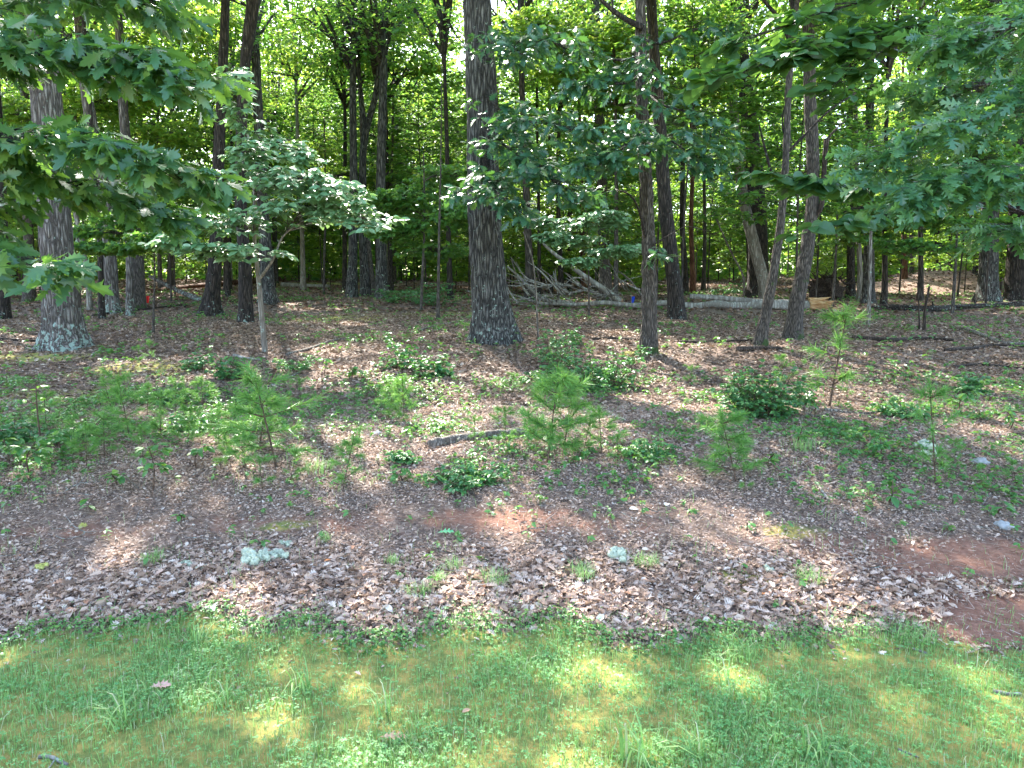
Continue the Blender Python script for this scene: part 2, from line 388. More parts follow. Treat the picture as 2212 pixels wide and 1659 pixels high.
# ------------------------------------------------------------------ leaf prototypes (x along, z up, length 1)
def leaf_proto(outline, fold=.15, curl=.15, twist=0, mid=None):
    """outline: list of (x, halfwidth, xmid) stations; strip of quads each side of the midrib"""
    V, Q = [], []
    n = len(outline)
    for (x, wd, xm) in outline:
        z = -curl*(x**2)
        V += [(xm, 0, -curl*xm**2), (x, wd, z+fold*wd+twist*x*wd), (x, -wd, z+fold*wd-twist*x*wd)]
    for k in range(n-1):
        a, b = 3*k, 3*(k+1)
        Q += [(a, b, b+1, a+1), (a, a+2, b+2, b)]
    return np.array(V, float), [np.array(Q)]
OAK = [(.0, .012, 0), (.10, .03, .10), (.17, .10, .14), (.13, .17, .18), (.26, .07, .24), (.36, .15, .31), (.34, .27, .36), (.44, .11, .42), (.57, .23, .5), (.60, .34, .56),
       (.62, .14, .62), (.76, .20, .7), (.82, .27, .75), (.79, .11, .80), (.90, .10, .87), (1.0, .01, 1.0)]
WOAK = [(.0, .01, 0), (.12, .025, .12), (.26, .13, .18), (.30, .17, .22), (.27, .045, .28), (.34, .05, .33), (.50, .24, .40), (.56, .29, .45), (.52, .06, .50), (.57, .06, .56),
        (.74, .25, .62), (.80, .27, .67), (.74, .07, .72), (.80, .08, .80), (.93, .15, .86), (.95, .05, .92), (1.0, .01, 1.0)]
OAKL = [(.0, .015, 0), (.15, .13, .15), (.27, .06, .27), (.40, .25, .38), (.50, .11, .5), (.64, .29, .62), (.73, .12, .74), (.86, .17, .85), (1, .01, 1)]
ELL = [(0, .01, 0), (.15, .17, .15), (.4, .27, .4), (.7, .23, .7), (.9, .1, .9), (1, .005, 1)]
RND = [(0, .02, 0), (.06, .25, .12), (.3, .44, .32), (.6, .42, .6), (.85, .24, .84), (1, .01, 1)]
P_OAK = [leaf_proto(OAK, f, c, tw) for f, c, tw in ((.2, .2, .1), (.05, .35, -.15), (.35, .1, .1), (-.1, .25, .2))]
P_WOAK = [leaf_proto(WOAK, f, c, tw) for f, c, tw in ((.2, .15, .1), (.05, .3, -.2), (.3, .1, 0))]
P_ELL = [leaf_proto(ELL, f, c, tw) for f, c, tw in ((.25, .15, 0), (.1, .3, .15), (.4, .1, -.1))]
P_RND = [leaf_proto(RND, f, c, tw) for f, c, tw in ((.12, .15, .05), (.2, .3, -.1))]
P_OAKL = [leaf_proto(OAKL, f, c, tw) for f, c, tw in ((.2, .2, .1), (.3, .3, -.15))]
def simple(fold, curl):
    V = np.array([(0, 0, 0), (.3, .26, .26*fold-curl*.09), (.72, .22, .22*fold-curl*.5), (1, 0, -curl), (.72, -.22, .22*fold-curl*.5), (.3, -.26, .26*fold-curl*.09)])
    return V, [np.array([(0, 3, 2, 1), (0, 5, 4, 3)])]
P_SIM = [simple(.3, .1), simple(.1, .3), simple(.5, .0)]
# lobed, still cheap: for the middle distance
def star(fold):
    pts = [(0, 0), (.1, .26), (.32, .16), (.42, .46), (.6, .17), (1, 0), (.6, -.17), (.42, -.46), (.32, -.16), (.1, -.26)]
    V = np.array([(x, y, abs(y)*fold-.15*x*x) for x, y in pts]+[(.38, 0, 0)])
    return V, [np.array([(10, i, (i+1) % 10) for i in range(10)])]
P_STAR = [star(.15), star(.4), star(-.1)]
def put(g, protos, P, D, N, sc, rng=R):
    n = len(P); sel = rng.integers(0, len(protos), n); Rm = frames(D, N)
    for k, pr in enumerate(protos):
        mk = sel == k
        if mk.any(): scatter(g, pr, P[mk], Rm[mk], sc[mk])
def ball(rng, n):
    v = rng.normal(size=(n, 3)); return nrm(v)*(rng.random((n, 1))**(1/3))
def whorls(g, protos, tips, out, size, per, rng, droop=.35, tilt=.35, stem=.25, bias=0):
    """per leaves round each tip, fanned about the outward direction, tops up"""
    tips = np.repeat(tips, per, 0); out = np.repeat(out, per, 0); n = len(tips)
    yaw = np.arctan2(out[:, 1], out[:, 0])+rng.uniform(-1.9, 1.9, n)
    el = rng.uniform(-droop*1.6, droop*.5, n)
    D = np.stack([np.cos(yaw)*np.cos(el), np.sin(yaw)*np.cos(el), np.sin(el)], 1)
    Nn = np.array([0, -bias, 1.])+rng.normal(size=(n, 3))*tilt
    sc = size*rng.uniform(.65, 1.2, n)
    put(g, protos, tips+D*(sc*stem)[:, None]*.5, D, Nn, sc, rng)

# ------------------------------------------------------------------ canopies and understory crowns (shared meshes)
def canopy_mesh(seed, rx, hz, nclump, per, size, mat, protos):
    rng = np.random.default_rng(seed); g = Geo(); wg = Geo()
    c = nrm(rng.normal(size=(nclump, 3)))*(rng.uniform(.45, 1, (nclump, 1)))
    c = c*np.array([rx, rx, hz/2])*(1+.25*(rng.random((nclump, 1))-.5))+np.array([0, 0, hz*.5])
    cr = rng.uniform(.45, .95, nclump)
    P = np.repeat(c, per, 0)+rng.normal(size=(nclump*per, 3))*np.repeat(cr, per)[:, None]*np.array([.62, .62, .26])
    out = P-np.array([0, 0, hz*.4]); out[:, 2] *= .3
    whorls(g, protos, P, nrm(out+rng.normal(size=P.shape)*.6), size, 2, rng, .4, .5)
    root = np.array([[0, 0, -.2]])
    mid = c*np.array([.55, .55, .62]); 
    hubs = nrm(rng.normal(size=(9, 3)))*np.array([rx*.45, rx*.45, hz*.25])+np.array([0, 0, hz*.45])
    hi = np.argmin(((c[:, None]-hubs[None])**2).sum(-1), 1)
    twigs(wg, hubs[hi], c, .018, .005)
    twigs(wg, np.repeat(np.array([[0, 0, hz*.05]]), 9, 0)+np.array([0, 0, 1])*rng.uniform(0, hz*.25, (9, 1)), hubs, .08, .035)
    k = rng.integers(0, nclump*per, nclump*5)
    twigs(wg, c[k//per], P[k], .005, .002)
    return g.mesh('crown', mat), wg.mesh('limb', M['bark_far'])
SD = np.array(sd)
GAPS = [(at(640, 420, 12.4), 1.9), (at(720, 460, 12.0), 1.5), (at(480, 500, 12.4), 1.2), (gp(1000, 1300), .22), (gp(1800, 1330), .2), (gp(500, 1330), .22), (gp(1100, 1150), .22), (gp(1650, 1150), .2), (gp(1700, 740), .4), (gp(960, 850), .4), (at(150, 300, 6), .3), (at(2100, 300, 6.1), .35), (at(1700, 120, 8.5), .35), (at(520, 330, 13), .6), (gp(1450, 765), .55), (gp(1520, 750), .35), (gp(2010, 742), .5), (gp(2120, 755), .35), (gp(250, 690), .5), (gp(700, 760), .45), (gp(760, 700), .35),
        (at(1790, 760, 8.6), .35), (gp(1590, 1480), .16), (gp(1350, 1480), .14), (gp(700, 660), 1.3), (at(1270, 520, 17), .9), (gp(1800, 985), .16), (gp(840, 860), .25), (gp(250, 1210), .2), (gp(1250, 1330), .14), (gp(500, 870), .3), (gp(60, 1010), .2), (gp(1300, 700), .4), (at(1180, 40, 13), .5)]
GP = np.array([g_[0] for g_ in GAPS]); GR = np.array([g_[1] for g_ in GAPS])  # targets and radii of gaps cut in the crowns to place sun patches
def sun_gaps(me_, loc, rot, sc, stride=2):
    """a copy of a crown with gaps cut to let sun onto chosen spots, or the crown itself"""
    loc = np.array(loc, float); v = loc+[0, 0, 3.5]-GP; dl = np.linalg.norm(v-(v@SD)[:, None]*SD, axis=1)
    if not (dl < 6.5*np.max(sc)+1.5).any(): return me_
    n = len(me_.vertices); V = np.empty(n*3, np.float32); me_.vertices.foreach_get('co', V); V = V.reshape(-1, 3)
    W = V*sc; c_, s_ = math.cos(rot), math.sin(rot); W = np.stack([W[:, 0]*c_-W[:, 1]*s_, W[:, 0]*s_+W[:, 1]*c_, W[:, 2]], 1)+loc
    C_ = W.reshape(-1, 6, 3).mean(1); d = C_[:, None]-GP[None]; t = d@SD; rr = np.linalg.norm(d-t[..., None]*SD, axis=2)
    bad = ((rr < GR*(.8+.4*vnoise(C_[:, 0]*2, C_[:, 1]*2, C_[:, 2]*2))[:, None]) & (t > 1.0)).any(1); V6 = V.reshape(-1, 6, 3)[~bad]
    m_ = len(V6); q = np.array([(0, 3, 2, 1), (0, 5, 4, 3)])
    return raw_mesh('crown', V6.reshape(-1, 3), [(q[None]+(np.arange(m_)*6)[:, None, None]).reshape(-1, 4)], me_.materials[0])
CAN_N = [canopy_mesh(160+k, 4.6, 8.5, 120, 56, .18, M['canopy'], P_SIM) for k in range(2)]
CAN = [canopy_mesh(100+k, 3.4+.3*(k % 3), 7.5, 66, 52, .18, M['canopy'], P_SIM) for k in range(4)]
CAN_T = [canopy_mesh(120+k, 3.4+.3*(k % 3), 7.5, 44, 34, .17, M['canopy'], P_SIM) for k in range(3)]
CAN_M = [canopy_mesh(140+k, 3.0, 6.5, 44, 32, .17, M['maple'], P_SIM) for k in range(2)]

def under_mesh(seed, height, rad, zlo, nl, tips_per, size, per, mat, protos, trunk_r=.035, bark='bark_far', droop=.3):
    """small tree with flat layered sprays: (trunk mesh, crown mesh) with origin at its foot"""
    rng = np.random.default_rng(seed); wg, g = Geo(), Geo()
    ts = np.array([[0, 0, -.2], [rng.normal()*.05, rng.normal()*.05, height*.3], [rng.normal()*.15, rng.normal()*.15, height*.65], [rng.normal()*.3, rng.normal()*.3, height]])
    path = resample(ts, 14); tube(wg, path, np.linspace(trunk_r, .008, 14), 7)
    T, O = [], []
    for k in range(nl):
        z0 = zlo+(height-zlo)*(k+rng.random())/nl*.97; f = (z0-zlo)/(height-zlo)
        L = rad*(1-.62*f**1.4)*rng.uniform(.55, 1.1); a = k*2.4+rng.normal()*.4
        b = np.array([np.interp(z0, path[:, 2], path[:, 0]), np.interp(z0, path[:, 2], path[:, 1]), z0])
        d = np.array([math.cos(a), math.sin(a), 0])
        e = b+d*L+np.array([0, 0, L*rng.uniform(-.05, .35)])
        q = resample([b, (b+e)/2+np.array([0, 0, L*.10]), e], 6); tube(wg, q, np.linspace(.014, .004, 6), 4)
        s = np.array([-d[1], d[0], 0])
        n = int(tips_per*(L/rad)+2); tt = rng.uniform(.2, 1.05, n)
        base = b+(e-b)*np.clip(tt-.12, 0, 1)[:, None]
        tip = b+(e-b)*tt[:, None]+s*(rng.uniform(-1, 1, n)*L*.42)[:, None]+np.array([0, 0, 1])*rng.normal(size=(n, 1))*.07
        twigs(wg, base, tip, .006, .002)
        T.append(tip); O.append(nrm(tip-base+d*.2))
    whorls(g, protos, np.concatenate(T), np.concatenate(O), size, per, rng, droop, .3)
    return wg.mesh('trunk', M[bark]), g.mesh('crown', mat)
UN = [under_mesh(200, 6.5, 2.4, 1.2, 30, 36, .165, 8, M['canopy'], P_STAR),
      under_mesh(201, 5.0, 2.0, .7, 26, 34, .15, 8, M['maple'], P_STAR),
      under_mesh(202, 8.5, 2.6, 1.5, 38, 36, .165, 8, M['canopy'], P_SIM),
      under_mesh(203, 3.4, 1.6, .35, 20, 32, .14, 8, M['maple'], P_SIM),
      under_mesh(204, 7.5, 2.2, 1.0, 34, 34, .165, 8, M['maple'], P_STAR),
      under_mesh(206, 10.0, 2.7, 3.6, 36, 38, .165, 8, M['canopy'], P_STAR),
      under_mesh(205, 10.5, 2.8, 2.2, 42, 36, .175, 8, M['canopy'], P_SIM)]

# ------------------------------------------------------------------ trees
def mk(name, me_, parent, loc=(0, 0, 0), rot=0, sc=1):
    o = bpy.data.objects.new(name, me_); COL.objects.link(o); o.parent = parent
    o.location = tuple(loc); o.rotation_euler = (0, 0, rot); o.scale = (sc,)*3 if np.isscalar(sc) else sc
    return o
def bark_disp(depth, fw, fh, seed):
    def f(th, idx, path, rad):
        hgt = path[:, 2][:, None]; r = np.broadcast_to(rad, (len(path),))[:, None]
        X, Y = np.cos(th)*r, np.sin(th)*r
        w1 = vnoise(X*6+seed, Y*6, hgt*3)-.5
        n = vnoise(X/fw+w1*2.2+seed, Y/fw+w1*2.2, hgt/fh+w1*2); n_b = vnoise(X/fw*.5+7+w1, Y/fw*.5, hgt/fh*.6); n = np.where(n_b > .55, n*.8+n_b*.2, n)
        rdg = 1-np.abs(2*n-1)
        lump = (vnoise(X*2.2+seed, Y*2.2, hgt*1.1)-.5)*r*.16
        return lump-depth*rdg**2.2
    return f
def trunk_path(pix, d, wpx, height, sink=.3):
    base = gp(*pix[0]) if d is None else None
    if base is None:
        x, y, z = rdir(*pix[0]); t = d/y; base = np.array([x*t, d, float(H(x*t, d))])
    d0 = base[1]
    pts = [base+np.array([0, 0, -sink]), base]+[at(px, py, d0) for px, py in pix[1:]]
    pts = [p for i_, p in enumerate(pts) if i_ < 2 or p[2] > base[2]+.3]
    dr = nrm(pts[-1]-pts[-2]) if len(pts) > 2 else np.array([0, 0, 1.])
    while pts[-1][2]-base[2] < height:
        dr = nrm(dr*.75+np.array([0, 0, .25])); pts.append(pts[-1]+dr*1.6)
    return base, np.array(pts), wpx/F*d0/2.28
def tree(name, label, pix, wpx, bark, d=None, height=15, flare=.5, detail=0, can=True, group=None, cat='tree', limbs=(), cansc=1., canz=.5, maple=False, cfl=.32):
    base, P, r0 = trunk_path(pix, d, wpx, height)
    n = int(height/(.035 if detail == 2 else .1 if detail == 1 else .6))
    sides = (150, 40, 12)[2-detail]
    path = resample(P, n)
    if detail == 0: path[:, 0] += (vnoise(path[:, 2]*.4, base[0])-.5)*r0*1.2
    h = path[:, 2]-base[2]
    rad = r0*(1.06-.72*np.clip(h/height, 0, 1)**1.1)*(1+flare*np.exp(-np.clip(h, 0, 9)/cfl)+.12*np.exp(-np.clip(h, 0, 9)/1.2))
    g = Geo(); root = empty(name, base, label, cat, group)
    if detail:
        bd = bark_disp(.034 if detail == 2 else .016, .06 if detail == 2 else .055, .42, base[0]*3)
        seed = base[0]
        def f(th, idx, path_, rad_):
            hh = np.clip(path_[:, 2]-base[2], 0, 9)[:, None]
            lob = (np.cos(th*4+seed)+.7*np.cos(th*7+seed*2)+.5*np.cos(th*2+seed*3))*r0*flare*.36*np.exp(-hh/.34)
            return bd(th, idx, path_, rad_)+lob
        tube(g, path, rad, sides, f)
    else: tube(g, path, rad, sides)
    rng = np.random.default_rng(int(abs(base[0]*97+base[1]*13))+3)
    for (lp, lr) in limbs:
        q = resample(lp, 18); tube(g, q, np.linspace(lr, lr*.3, 18), 8)
    g.obj('trunk', M[bark], root, True, base)
    if can:
        hc = height*canz
        top = path[np.argmin(np.abs(h-hc))]-base
        cs = CAN_M if maple else (CAN_N if base[1] < 17 else CAN_T); cm = cs[rng.integers(0, len(cs))]
        rot = rng.uniform(0, 6.28); s_ = cansc*rng.uniform(.9, 1.15)
        mk('crown', sun_gaps(cm[0], np.array(top)+base, rot, s_), root, top, rot, s_); mk('limb', cm[1], root, top, rot, s_)
    return root, base, path
T = {}
T['left'] = tree('oak_tree', 'broad pale grey oak trunk with lichen crusted foot at the left of the clearing', [(140, 752), (130, 640), (115, 440), (103, 280), (88, 60)], 76, 'bark_grey', detail=2, flare=.5, height=17, canz=.45)
T['main'] = tree('oak_tree', 'thickest dark furrowed oak trunk in the middle, flaring widely at its foot', [(1066, 738), (1055, 600), (1045, 430), (1043, 280), (1030, 0)], 84, 'bark_big', detail=2, flare=.42, height=18, canz=.42, cfl=.45)
T['slim'] = tree('tree', 'straight slender brown trunk with moss at its foot, right of the thickest oak', [(1401, 762), (1402, 600), (1396, 400), (1386, 200), (1384, 0)], 36, 'bark_brown', detail=2, flare=.28, height=15, canz=.5)
T['behind'] = tree('tree', 'dark lichen spotted trunk leaning left behind the slender brown trunk', [(1462, 690), (1450, 560), (1437, 440), (1424, 250), (1410, 60)], 36, 'bark_dark', detail=1, flare=.4, height=15)
tree('tree', 'thick dark trunk at the right whose foot meets a pale leaning stem', [(1638, 643), (1638, 540), (1632, 400), (1620, 280), (1606, 150), (1590, 0)], 46, 'bark_dark', detail=1, flare=.4, height=17)
tree('tree', 'smooth pale trunk leaning left across the thick dark trunk on the right', [(1655, 650), (1632, 540), (1608, 440), (1583, 217), (1558, 0)], 27, 'bark_pale', detail=1, flare=.3, height=15)
Tw = tree('crooked_tree', 'crooked thin trunk, leaning right from its foot then bending back upright and forking', [(1642, 745), (1660, 650), (1676, 560), (1690, 450), (1700, 300), (1703, 190), (1712, 90), (1722, 0)], 24, 'bark_brown', detail=1, flare=.55, height=9, cansc=.6, canz=.6)
Tr = tree('tree', 'leaning trunk with peeling brown bark, right neighbour of the crooked thin trunk', [(1712, 733), (1722, 650), (1736, 580), (1752, 470), (1757, 380), (1750, 217), (1746, 0)], 34, 'bark_brown', detail=1, flare=.45, height=14)
tree('tree', 'grey trunk standing on the leaf litter below the mound at the right edge', [(2132, 652), (2136, 560), (2138, 430), (2130, 300), (2124, 150)], 40, 'bark_big', detail=1, flare=.4)
tree('tree', 'dark thick trunk cut by the right edge of the view', [(2196, 614), (2198, 500), (2196, 350), (2192, 200)], 40, 'bark_dark', d=26, detail=1, flare=.4)
tree('tree', 'dark trunk with widely flared roots, left of the round snag trunk', [(455, 682), (462, 600), (469, 440), (476, 260), (487, 0)], 31, 'bark_dark', detail=1, flare=.75)
Tf = tree('tree', 'dark trunk with a mint lichen patch at its foot that forks high up', [(531, 697), (530, 600), (520, 442), (524, 217), (530, 120), (542, 0)], 30, 'bark_dark', detail=1, flare=.25)
tree('tree', 'grey flared trunk seen behind the silvery leaved sapling', [(578, 640), (575, 560), (566, 420), (558, 250)], 31, 'bark_big', d=25, flare=.5, detail=1)
tree('tree', 'pair trunk with a sunlit bulging right side, leaning left as it rises', [(240, 678), (236, 560), (228, 440), (203, 300), (184, 180), (172, 60)], 33, 'bark_grey', detail=1, flare=.35)
tree('thin_tree', 'thin dark stem rising against the left side of the bulging trunk', [(219, 668), (216, 560), (208, 440), (200, 330)], 12, 'bark_dark', d=19)
tree('tree', 'reddish footed trunk beside the small red flag', [(300, 668), (297, 560), (288, 440), (268, 260), (258, 80)], 28, 'bark_brown', detail=1, flare=.2)
tree('thin_tree', 'greenish grey stem standing close left of the reddish footed trunk', [(281, 664), (279, 560), (274, 440), (268, 330)], 15, 'bark_grey', d=20)
tree('thin_tree', 'thin grey stem leaning left between the lichened oak and the bulging trunk', [(194, 655), (185, 560), (168, 487), (152, 400), (140, 300)], 10, 'bark_pale', d=22, height=11)
tree('tree', 'brown trunk half hidden left of the lichened oak', [(64, 643), (66, 560), (64, 440), (60, 300)], 22, 'bark_brown', d=26)
tree('tree', 'dark trunk cut by the left edge of the view', [(6, 690), (4, 560), (0, 400)], 26, 'bark_dark', flare=.4)
tree('tree', 'left trunk of three straight grey trunks behind the silvery leaves', [(760, 643), (762, 560), (764, 440), (762, 217), (764, 0)], 23, 'bark_big', detail=1, flare=.25)
tree('tree', 'right and widest trunk of three straight grey trunks in the middle distance', [(824, 645), (824, 560), (822, 442), (827, 217), (832, 0)], 27, 'bark_big', detail=1, flare=.25)
t3 = tree('forked_tree', 'middle trunk of three straight grey trunks, forking into a Y high up', [(787, 618), (787, 540), (787, 400), (789, 310), (793, 280), (812, 200), (822, 120)], 21, 'bark_big', d=30, flare=.25,
          limbs=[([at(791, 290, 30), at(783, 240, 30), at(776, 160, 30), at(774, 60, 30)], .13)])
tree('thin_tree', 'thin brown stem leaning left between the straight grey trunks', [(806, 618), (800, 560), (793, 480), (788, 400)], 11, 'bark_brown', d=30)
tree('thin_tree', 'pale thin straight stem in the open left of the three grey trunks', [(655, 610), (653, 540), (647, 400), (640, 200)], 11, 'bark_pale', d=34)
tree('thin_tree', 'dark thin stem tight against the right side of the widest grey trunk', [(845, 612), (842, 500), (838, 380)], 11, 'bark_dark', d=33)
tree('thin_tree', 'dark thin stem just left of the three straight grey trunks', [(745, 612), (744, 500), (744, 300), (742, 150)], 11, 'bark_dark', d=34)
tree('tree', 'slim dark trunk rising close left of the thickest oak', [(972, 640), (968, 520), (964, 300), (958, 0)], 12, 'bark_dark', d=27)
tree('thin_tree', 'knotty young stem on the litter left of the thickest oak', [(945, 691), (947, 600), (948, 500), (950, 420)], 7, 'bark_brown', height=5, can=False)
for lab, px, by, tx, wd, bk, dd in (
        ('grey trunk seen through the silver dead boughs', 1145, 630, 1128, 20, 'bark_far', 26), ('thin dark stem right of the grey trunk by the silver boughs', 1166, 618, 1160, 8, 'bark_dark', 30),
        ('slim green grey stem behind the tallest silver bough', 1189, 615, 1186, 9, 'bark_far', 34), ('dark stem behind the curve of the tallest silver bough', 1210, 618, 1206, 12, 'bark_dark', 31),
        ('thin stem between the dark stem and the sunlit spray', 1229, 612, 1232, 8, 'bark_dark', 35), ('reddish brown stem below the sunlit spray', 1260, 612, 1252, 11, 'bark_red', 33),
        ('broad brown trunk right of the sunlit spray', 1308, 628, 1292, 27, 'bark_brown', 27), ('dark stem right behind the leaning lichen spotted trunk', 1480, 622, 1470, 14, 'bark_dark', 31),
        ('reddish dark stem beside the bent grey sapling', 1497, 624, 1492, 12, 'bark_red', 32), ('slim stem just left of the bent grey sapling', 1520, 618, 1524, 9, 'bark_far', 34),
        ('broad dark trunk behind the torn root plate', 1838, 622, 1836, 18, 'bark_dark', 28), ('thin pale stem between the dark trunks right of the root plate', 1856, 630, 1846, 11, 'bark_pale', 26),
        ('thick grey trunk right of the root plate', 1876, 640, 1880, 24, 'bark_big', 25), ('curving dark stem with a twin beside the thick grey trunk', 1908, 645, 1914, 12, 'bark_dark', 24),
        ('reddish stem left of the leaf covered mound', 1951, 606, 1950, 11, 'bark_red', 36), ('thin stem next to the reddish stem by the mound', 1968, 606, 1966, 8, 'bark_brown', 37),
        ('mossy slim trunk at the foot of the mound', 1988, 632, 1984, 11, 'bark_far', 27), ('tall dark trunk rising behind the mound', 2025, 603, 2022, 14, 'bark_dark', 40),
        ('slim trunk on the crest of the mound', 2050, 600, 2056, 9, 'bark_far', 41), ('dark trunk partly hidden by the grey trunk near the right edge', 2112, 606, 2104, 17, 'bark_dark', 36),
        ('slim dark trunk behind the tree pair at the far left', 30, 628, 24, 14, 'bark_dark', 33), ('grey slim trunk left of the flared dark trunk', 372, 622, 372, 13, 'bark_far', 36),
        ('dark slim trunk right of the flared dark trunk', 492, 640, 500, 10, 'bark_dark', 29), ('brown slim trunk beyond the left fallen log', 346, 622, 340, 9, 'bark_brown', 33)):
    tree('thin_tree' if wd < 15 else 'tree', lab, [(px, by), (px*.6+tx*.4, 450), (tx, 200)], wd, bk, d=dd, height=rnd.uniform(13, 17), cansc=.85, maple=rnd.random() < .35, detail=1 if wd > 17 else 0)

# far trunks
taken = [(o.location.x, o.location.y) for o in COL.objects if o.type == 'EMPTY']
def spot(ylo, yhi, mind, tries=60, xf=.78, p=1.0):
    for _ in range(tries):
        y = math.sqrt(rnd.uniform(ylo**2, yhi**2)); x = rnd.uniform(-1, 1)*(xf*y+4)
        qx = CX+x/y*F
        if y < 33 and (715 < qx < 900 or 1520 < qx < 1710): continue
        if any(np.linalg.norm(np.cross(np.array([x, y, float(H(x, y))+hz_])-g_[0], SD)) < g_[1]+1.6 for g_ in GAPS if g_[1] > .85 for hz_ in (5, 7.5, 10)): continue
        if all((x-a)**2+(y-b)**2 > mind**2 for a, b in taken):
            taken.append((x, y)); return x, y
    return None
for k in range(74):
    s_ = spot(34, 78, 1.6)
    if not s_: continue
    x, y = s_; px = CX+x/y*F; wd = rnd.uniform(.10, .34)*F/y
    bx = px+rnd.uniform(-12, 12)
    bk = rnd.choice(['bark_far', 'bark_far', 'bark_dark', 'bark_brown', 'bark_big', 'bark_pale'])
    tree('far_tree', 'tall slim trunk far back in the dense woods', [(px, 620), (bx, 420)], wd, bk, d=y, height=rnd.uniform(15, 22), maple=rnd.random() < .4,
         group='slim trunks far back in the woods', cansc=rnd.uniform(.9, 1.3), canz=rnd.uniform(.28, .5))

def understory(k, x, y, label, group, sc=1., name='understory_tree'):
    r_ = empty(name, onG(x, y), label, 'young tree', group)
    rot = rnd.uniform(0, 6.28); mk('trunk', UN[k][0], r_, (0, 0, 0), rot, sc); mk('crown', UN[k][1], r_, (0, 0, 0), rot, sc)
    return r_
for k in range(150):
    s_ = spot(25, 66, 1.0)
    if not s_: continue
    x, y = s_; px = CX+x/y*F
    kk = rnd.choice([0, 1, 2, 3, 3, 4, 5, 6, 1])
    if 560 < px < 1000 and y < 55 and rnd.random() < .6: kk = rnd.choice([3, 3, 1])
    understory(kk, x, y, 'leafy young tree in the green thicket beneath the far trunks', 'young trees in the far thicket', rnd.uniform(.8, 1.25))

for k in range(34):
    s_ = spot(21, 36, 1.5)
    if s_: understory(5 if k % 3 else 6, s_[0], s_[1], 'x', 'young trees in the far thicket', rnd.uniform(.9, 1.15))
for (px, y, kk, sc_) in ((600, 38, 2, 1.1), (650, 44, 5, 1.1), (700, 37, 6, 1.1), (790, 39, 5, 1.1), (880, 40, 4, 1.1), (985, 36, 2, 1.0), (620, 52, 5, 1.5), (730, 50, 2, 1.6), (820, 50, 6, 1.5), (905, 50, 2, 1.6), (950, 54, 5, 1.5), (560, 46, 5, 1.3), (1110, 40, 5, 1.2), (1180, 44, 5, 1.2), (1500, 42, 5, 1.2), (1580, 46, 2, 1.3), (1760, 44, 5, 1.2), (1900, 48, 5, 1.3)):
    understory(kk, (px-CX)/F*y, y, 'x', 'young trees in the far thicket', sc_)
for k in range(14):
    px = 560+k*34+rnd.uniform(-12, 12); y = rnd.uniform(46, 74)
    tree('far_tree', 'x', [(px, 620), (px+rnd.uniform(-10, 10), 420)], rnd.uniform(.12, .26)*F/y, rnd.choice(['bark_far', 'bark_dark', 'bark_pale']), d=y, height=rnd.uniform(16, 24), maple=rnd.random() < .4,
         group='slim trunks far back in the woods', cansc=rnd.uniform(1.1, 1.5), canz=rnd.uniform(.2, .42))
for k in range(30):
    s_ = spot(26, 39, 1.0)
    if s_: understory(rnd.choice([3, 1, 3, 0]), s_[0], s_[1], 'x', 'young trees in the far thicket', rnd.uniform(.7, 1.1))
for k in range(64):
    s_ = spot(44, 65, .9)
    if s_: understory(rnd.choice([3, 1, 3, 0]), s_[0], s_[1], 'leafy young tree in the green thicket beneath the far trunks', 'young trees in the far thicket', rnd.uniform(.9, 1.3))
# far mass of woods behind everything
def far_woods():
    rng = np.random.default_rng(77); g = Geo(); n = 170000
    a = rng.uniform(-1.05, 1.05, n); y = rng.uniform(66, 100, n); x = a*y*.9
    top = 12+12*vnoise(x*.09, 3.3)+7*vnoise(x*.3, 7)
    z = H(x, y)+rng.random(n)**.8*top
    keep = .6*vnoise(x*.25, z*.3+y*.03)+.4*vnoise(x*.8, z*.9, y*.1)+.3*(z < H(x, y)+5) > .42
    P = np.stack([x, y, z], 1)[keep]
    m_ = 60000; y2 = rng.uniform(46, 67, m_); x2 = rng.uniform(-.95, .95, m_)*y2; z2 = H(x2, y2)+rng.random(m_)**1.4*4.2
    k2 = vnoise(x2*.5, y2*.5)+.25*(y2 > 56) > .40; P = np.vstack([P, np.stack([x2, y2, z2], 1)[k2]])
    D = nrm(rng.normal(size=P.shape)*np.array([1, 1, .4])); N_ = np.array([0, 0, 1.])+rng.normal(size=P.shape)*.5
    put(g, P_SIM, P, D, N_, rng.uniform(.22, .6, len(P)), rng)
    o = g.obj('distant_woods', M['canopy']); tag(o, 'pale green mass of leaves closing the view behind the trunks', 'woods', kind='stuff')
far_woods()

# ------------------------------------------------------------------ near and middle foliage sprays
def spray(LG, WG, px_path, ntips, spread, protos, size, per, seed, r0=.02, droop=.35, tmin=.12, world=False, tilt=.6):
    rng = np.random.default_rng(seed)
    P = np.array(px_path, float) if world else np.array([at(*p) for p in px_path])
    c = resample(P, 22); tube(WG, c, np.linspace(r0, .004, 22), 6)
    t = tmin+(1.03-tmin)*rng.random(ntips)**.85
    sx = np.array(spread); off = ball(rng, ntips)*sx
    def ev(tt): return np.stack([np.interp(np.clip(tt, 0, 1), np.linspace(0, 1, 22), c[:, k]) for k in range(3)], 1)
    off *= (1.15-.55*np.clip(t, 0, 1))[:, None]
    tip = ev(t)+off; q = ev(t-rng.uniform(.06, .2, ntips)); mid = q*.45+tip*.55+np.array([0, 0, .02])
    twigs(WG, q, mid, .0055, .004); twigs(WG, mid, tip, .004, .002)
    out = nrm(tip-q+(c[-1]-c[0])*.15)
    whorls(LG, protos, tip, out, size, per, rng, droop*1.5*(tilt+.4), tilt=tilt, bias=.15 if tilt > .3 else .42)
    whorls(LG, protos, mid*.4+tip*.6, out, size*.9, 2, rng, droop*1.5*(tilt+.4), tilt=tilt, bias=.15 if tilt > .3 else .42)
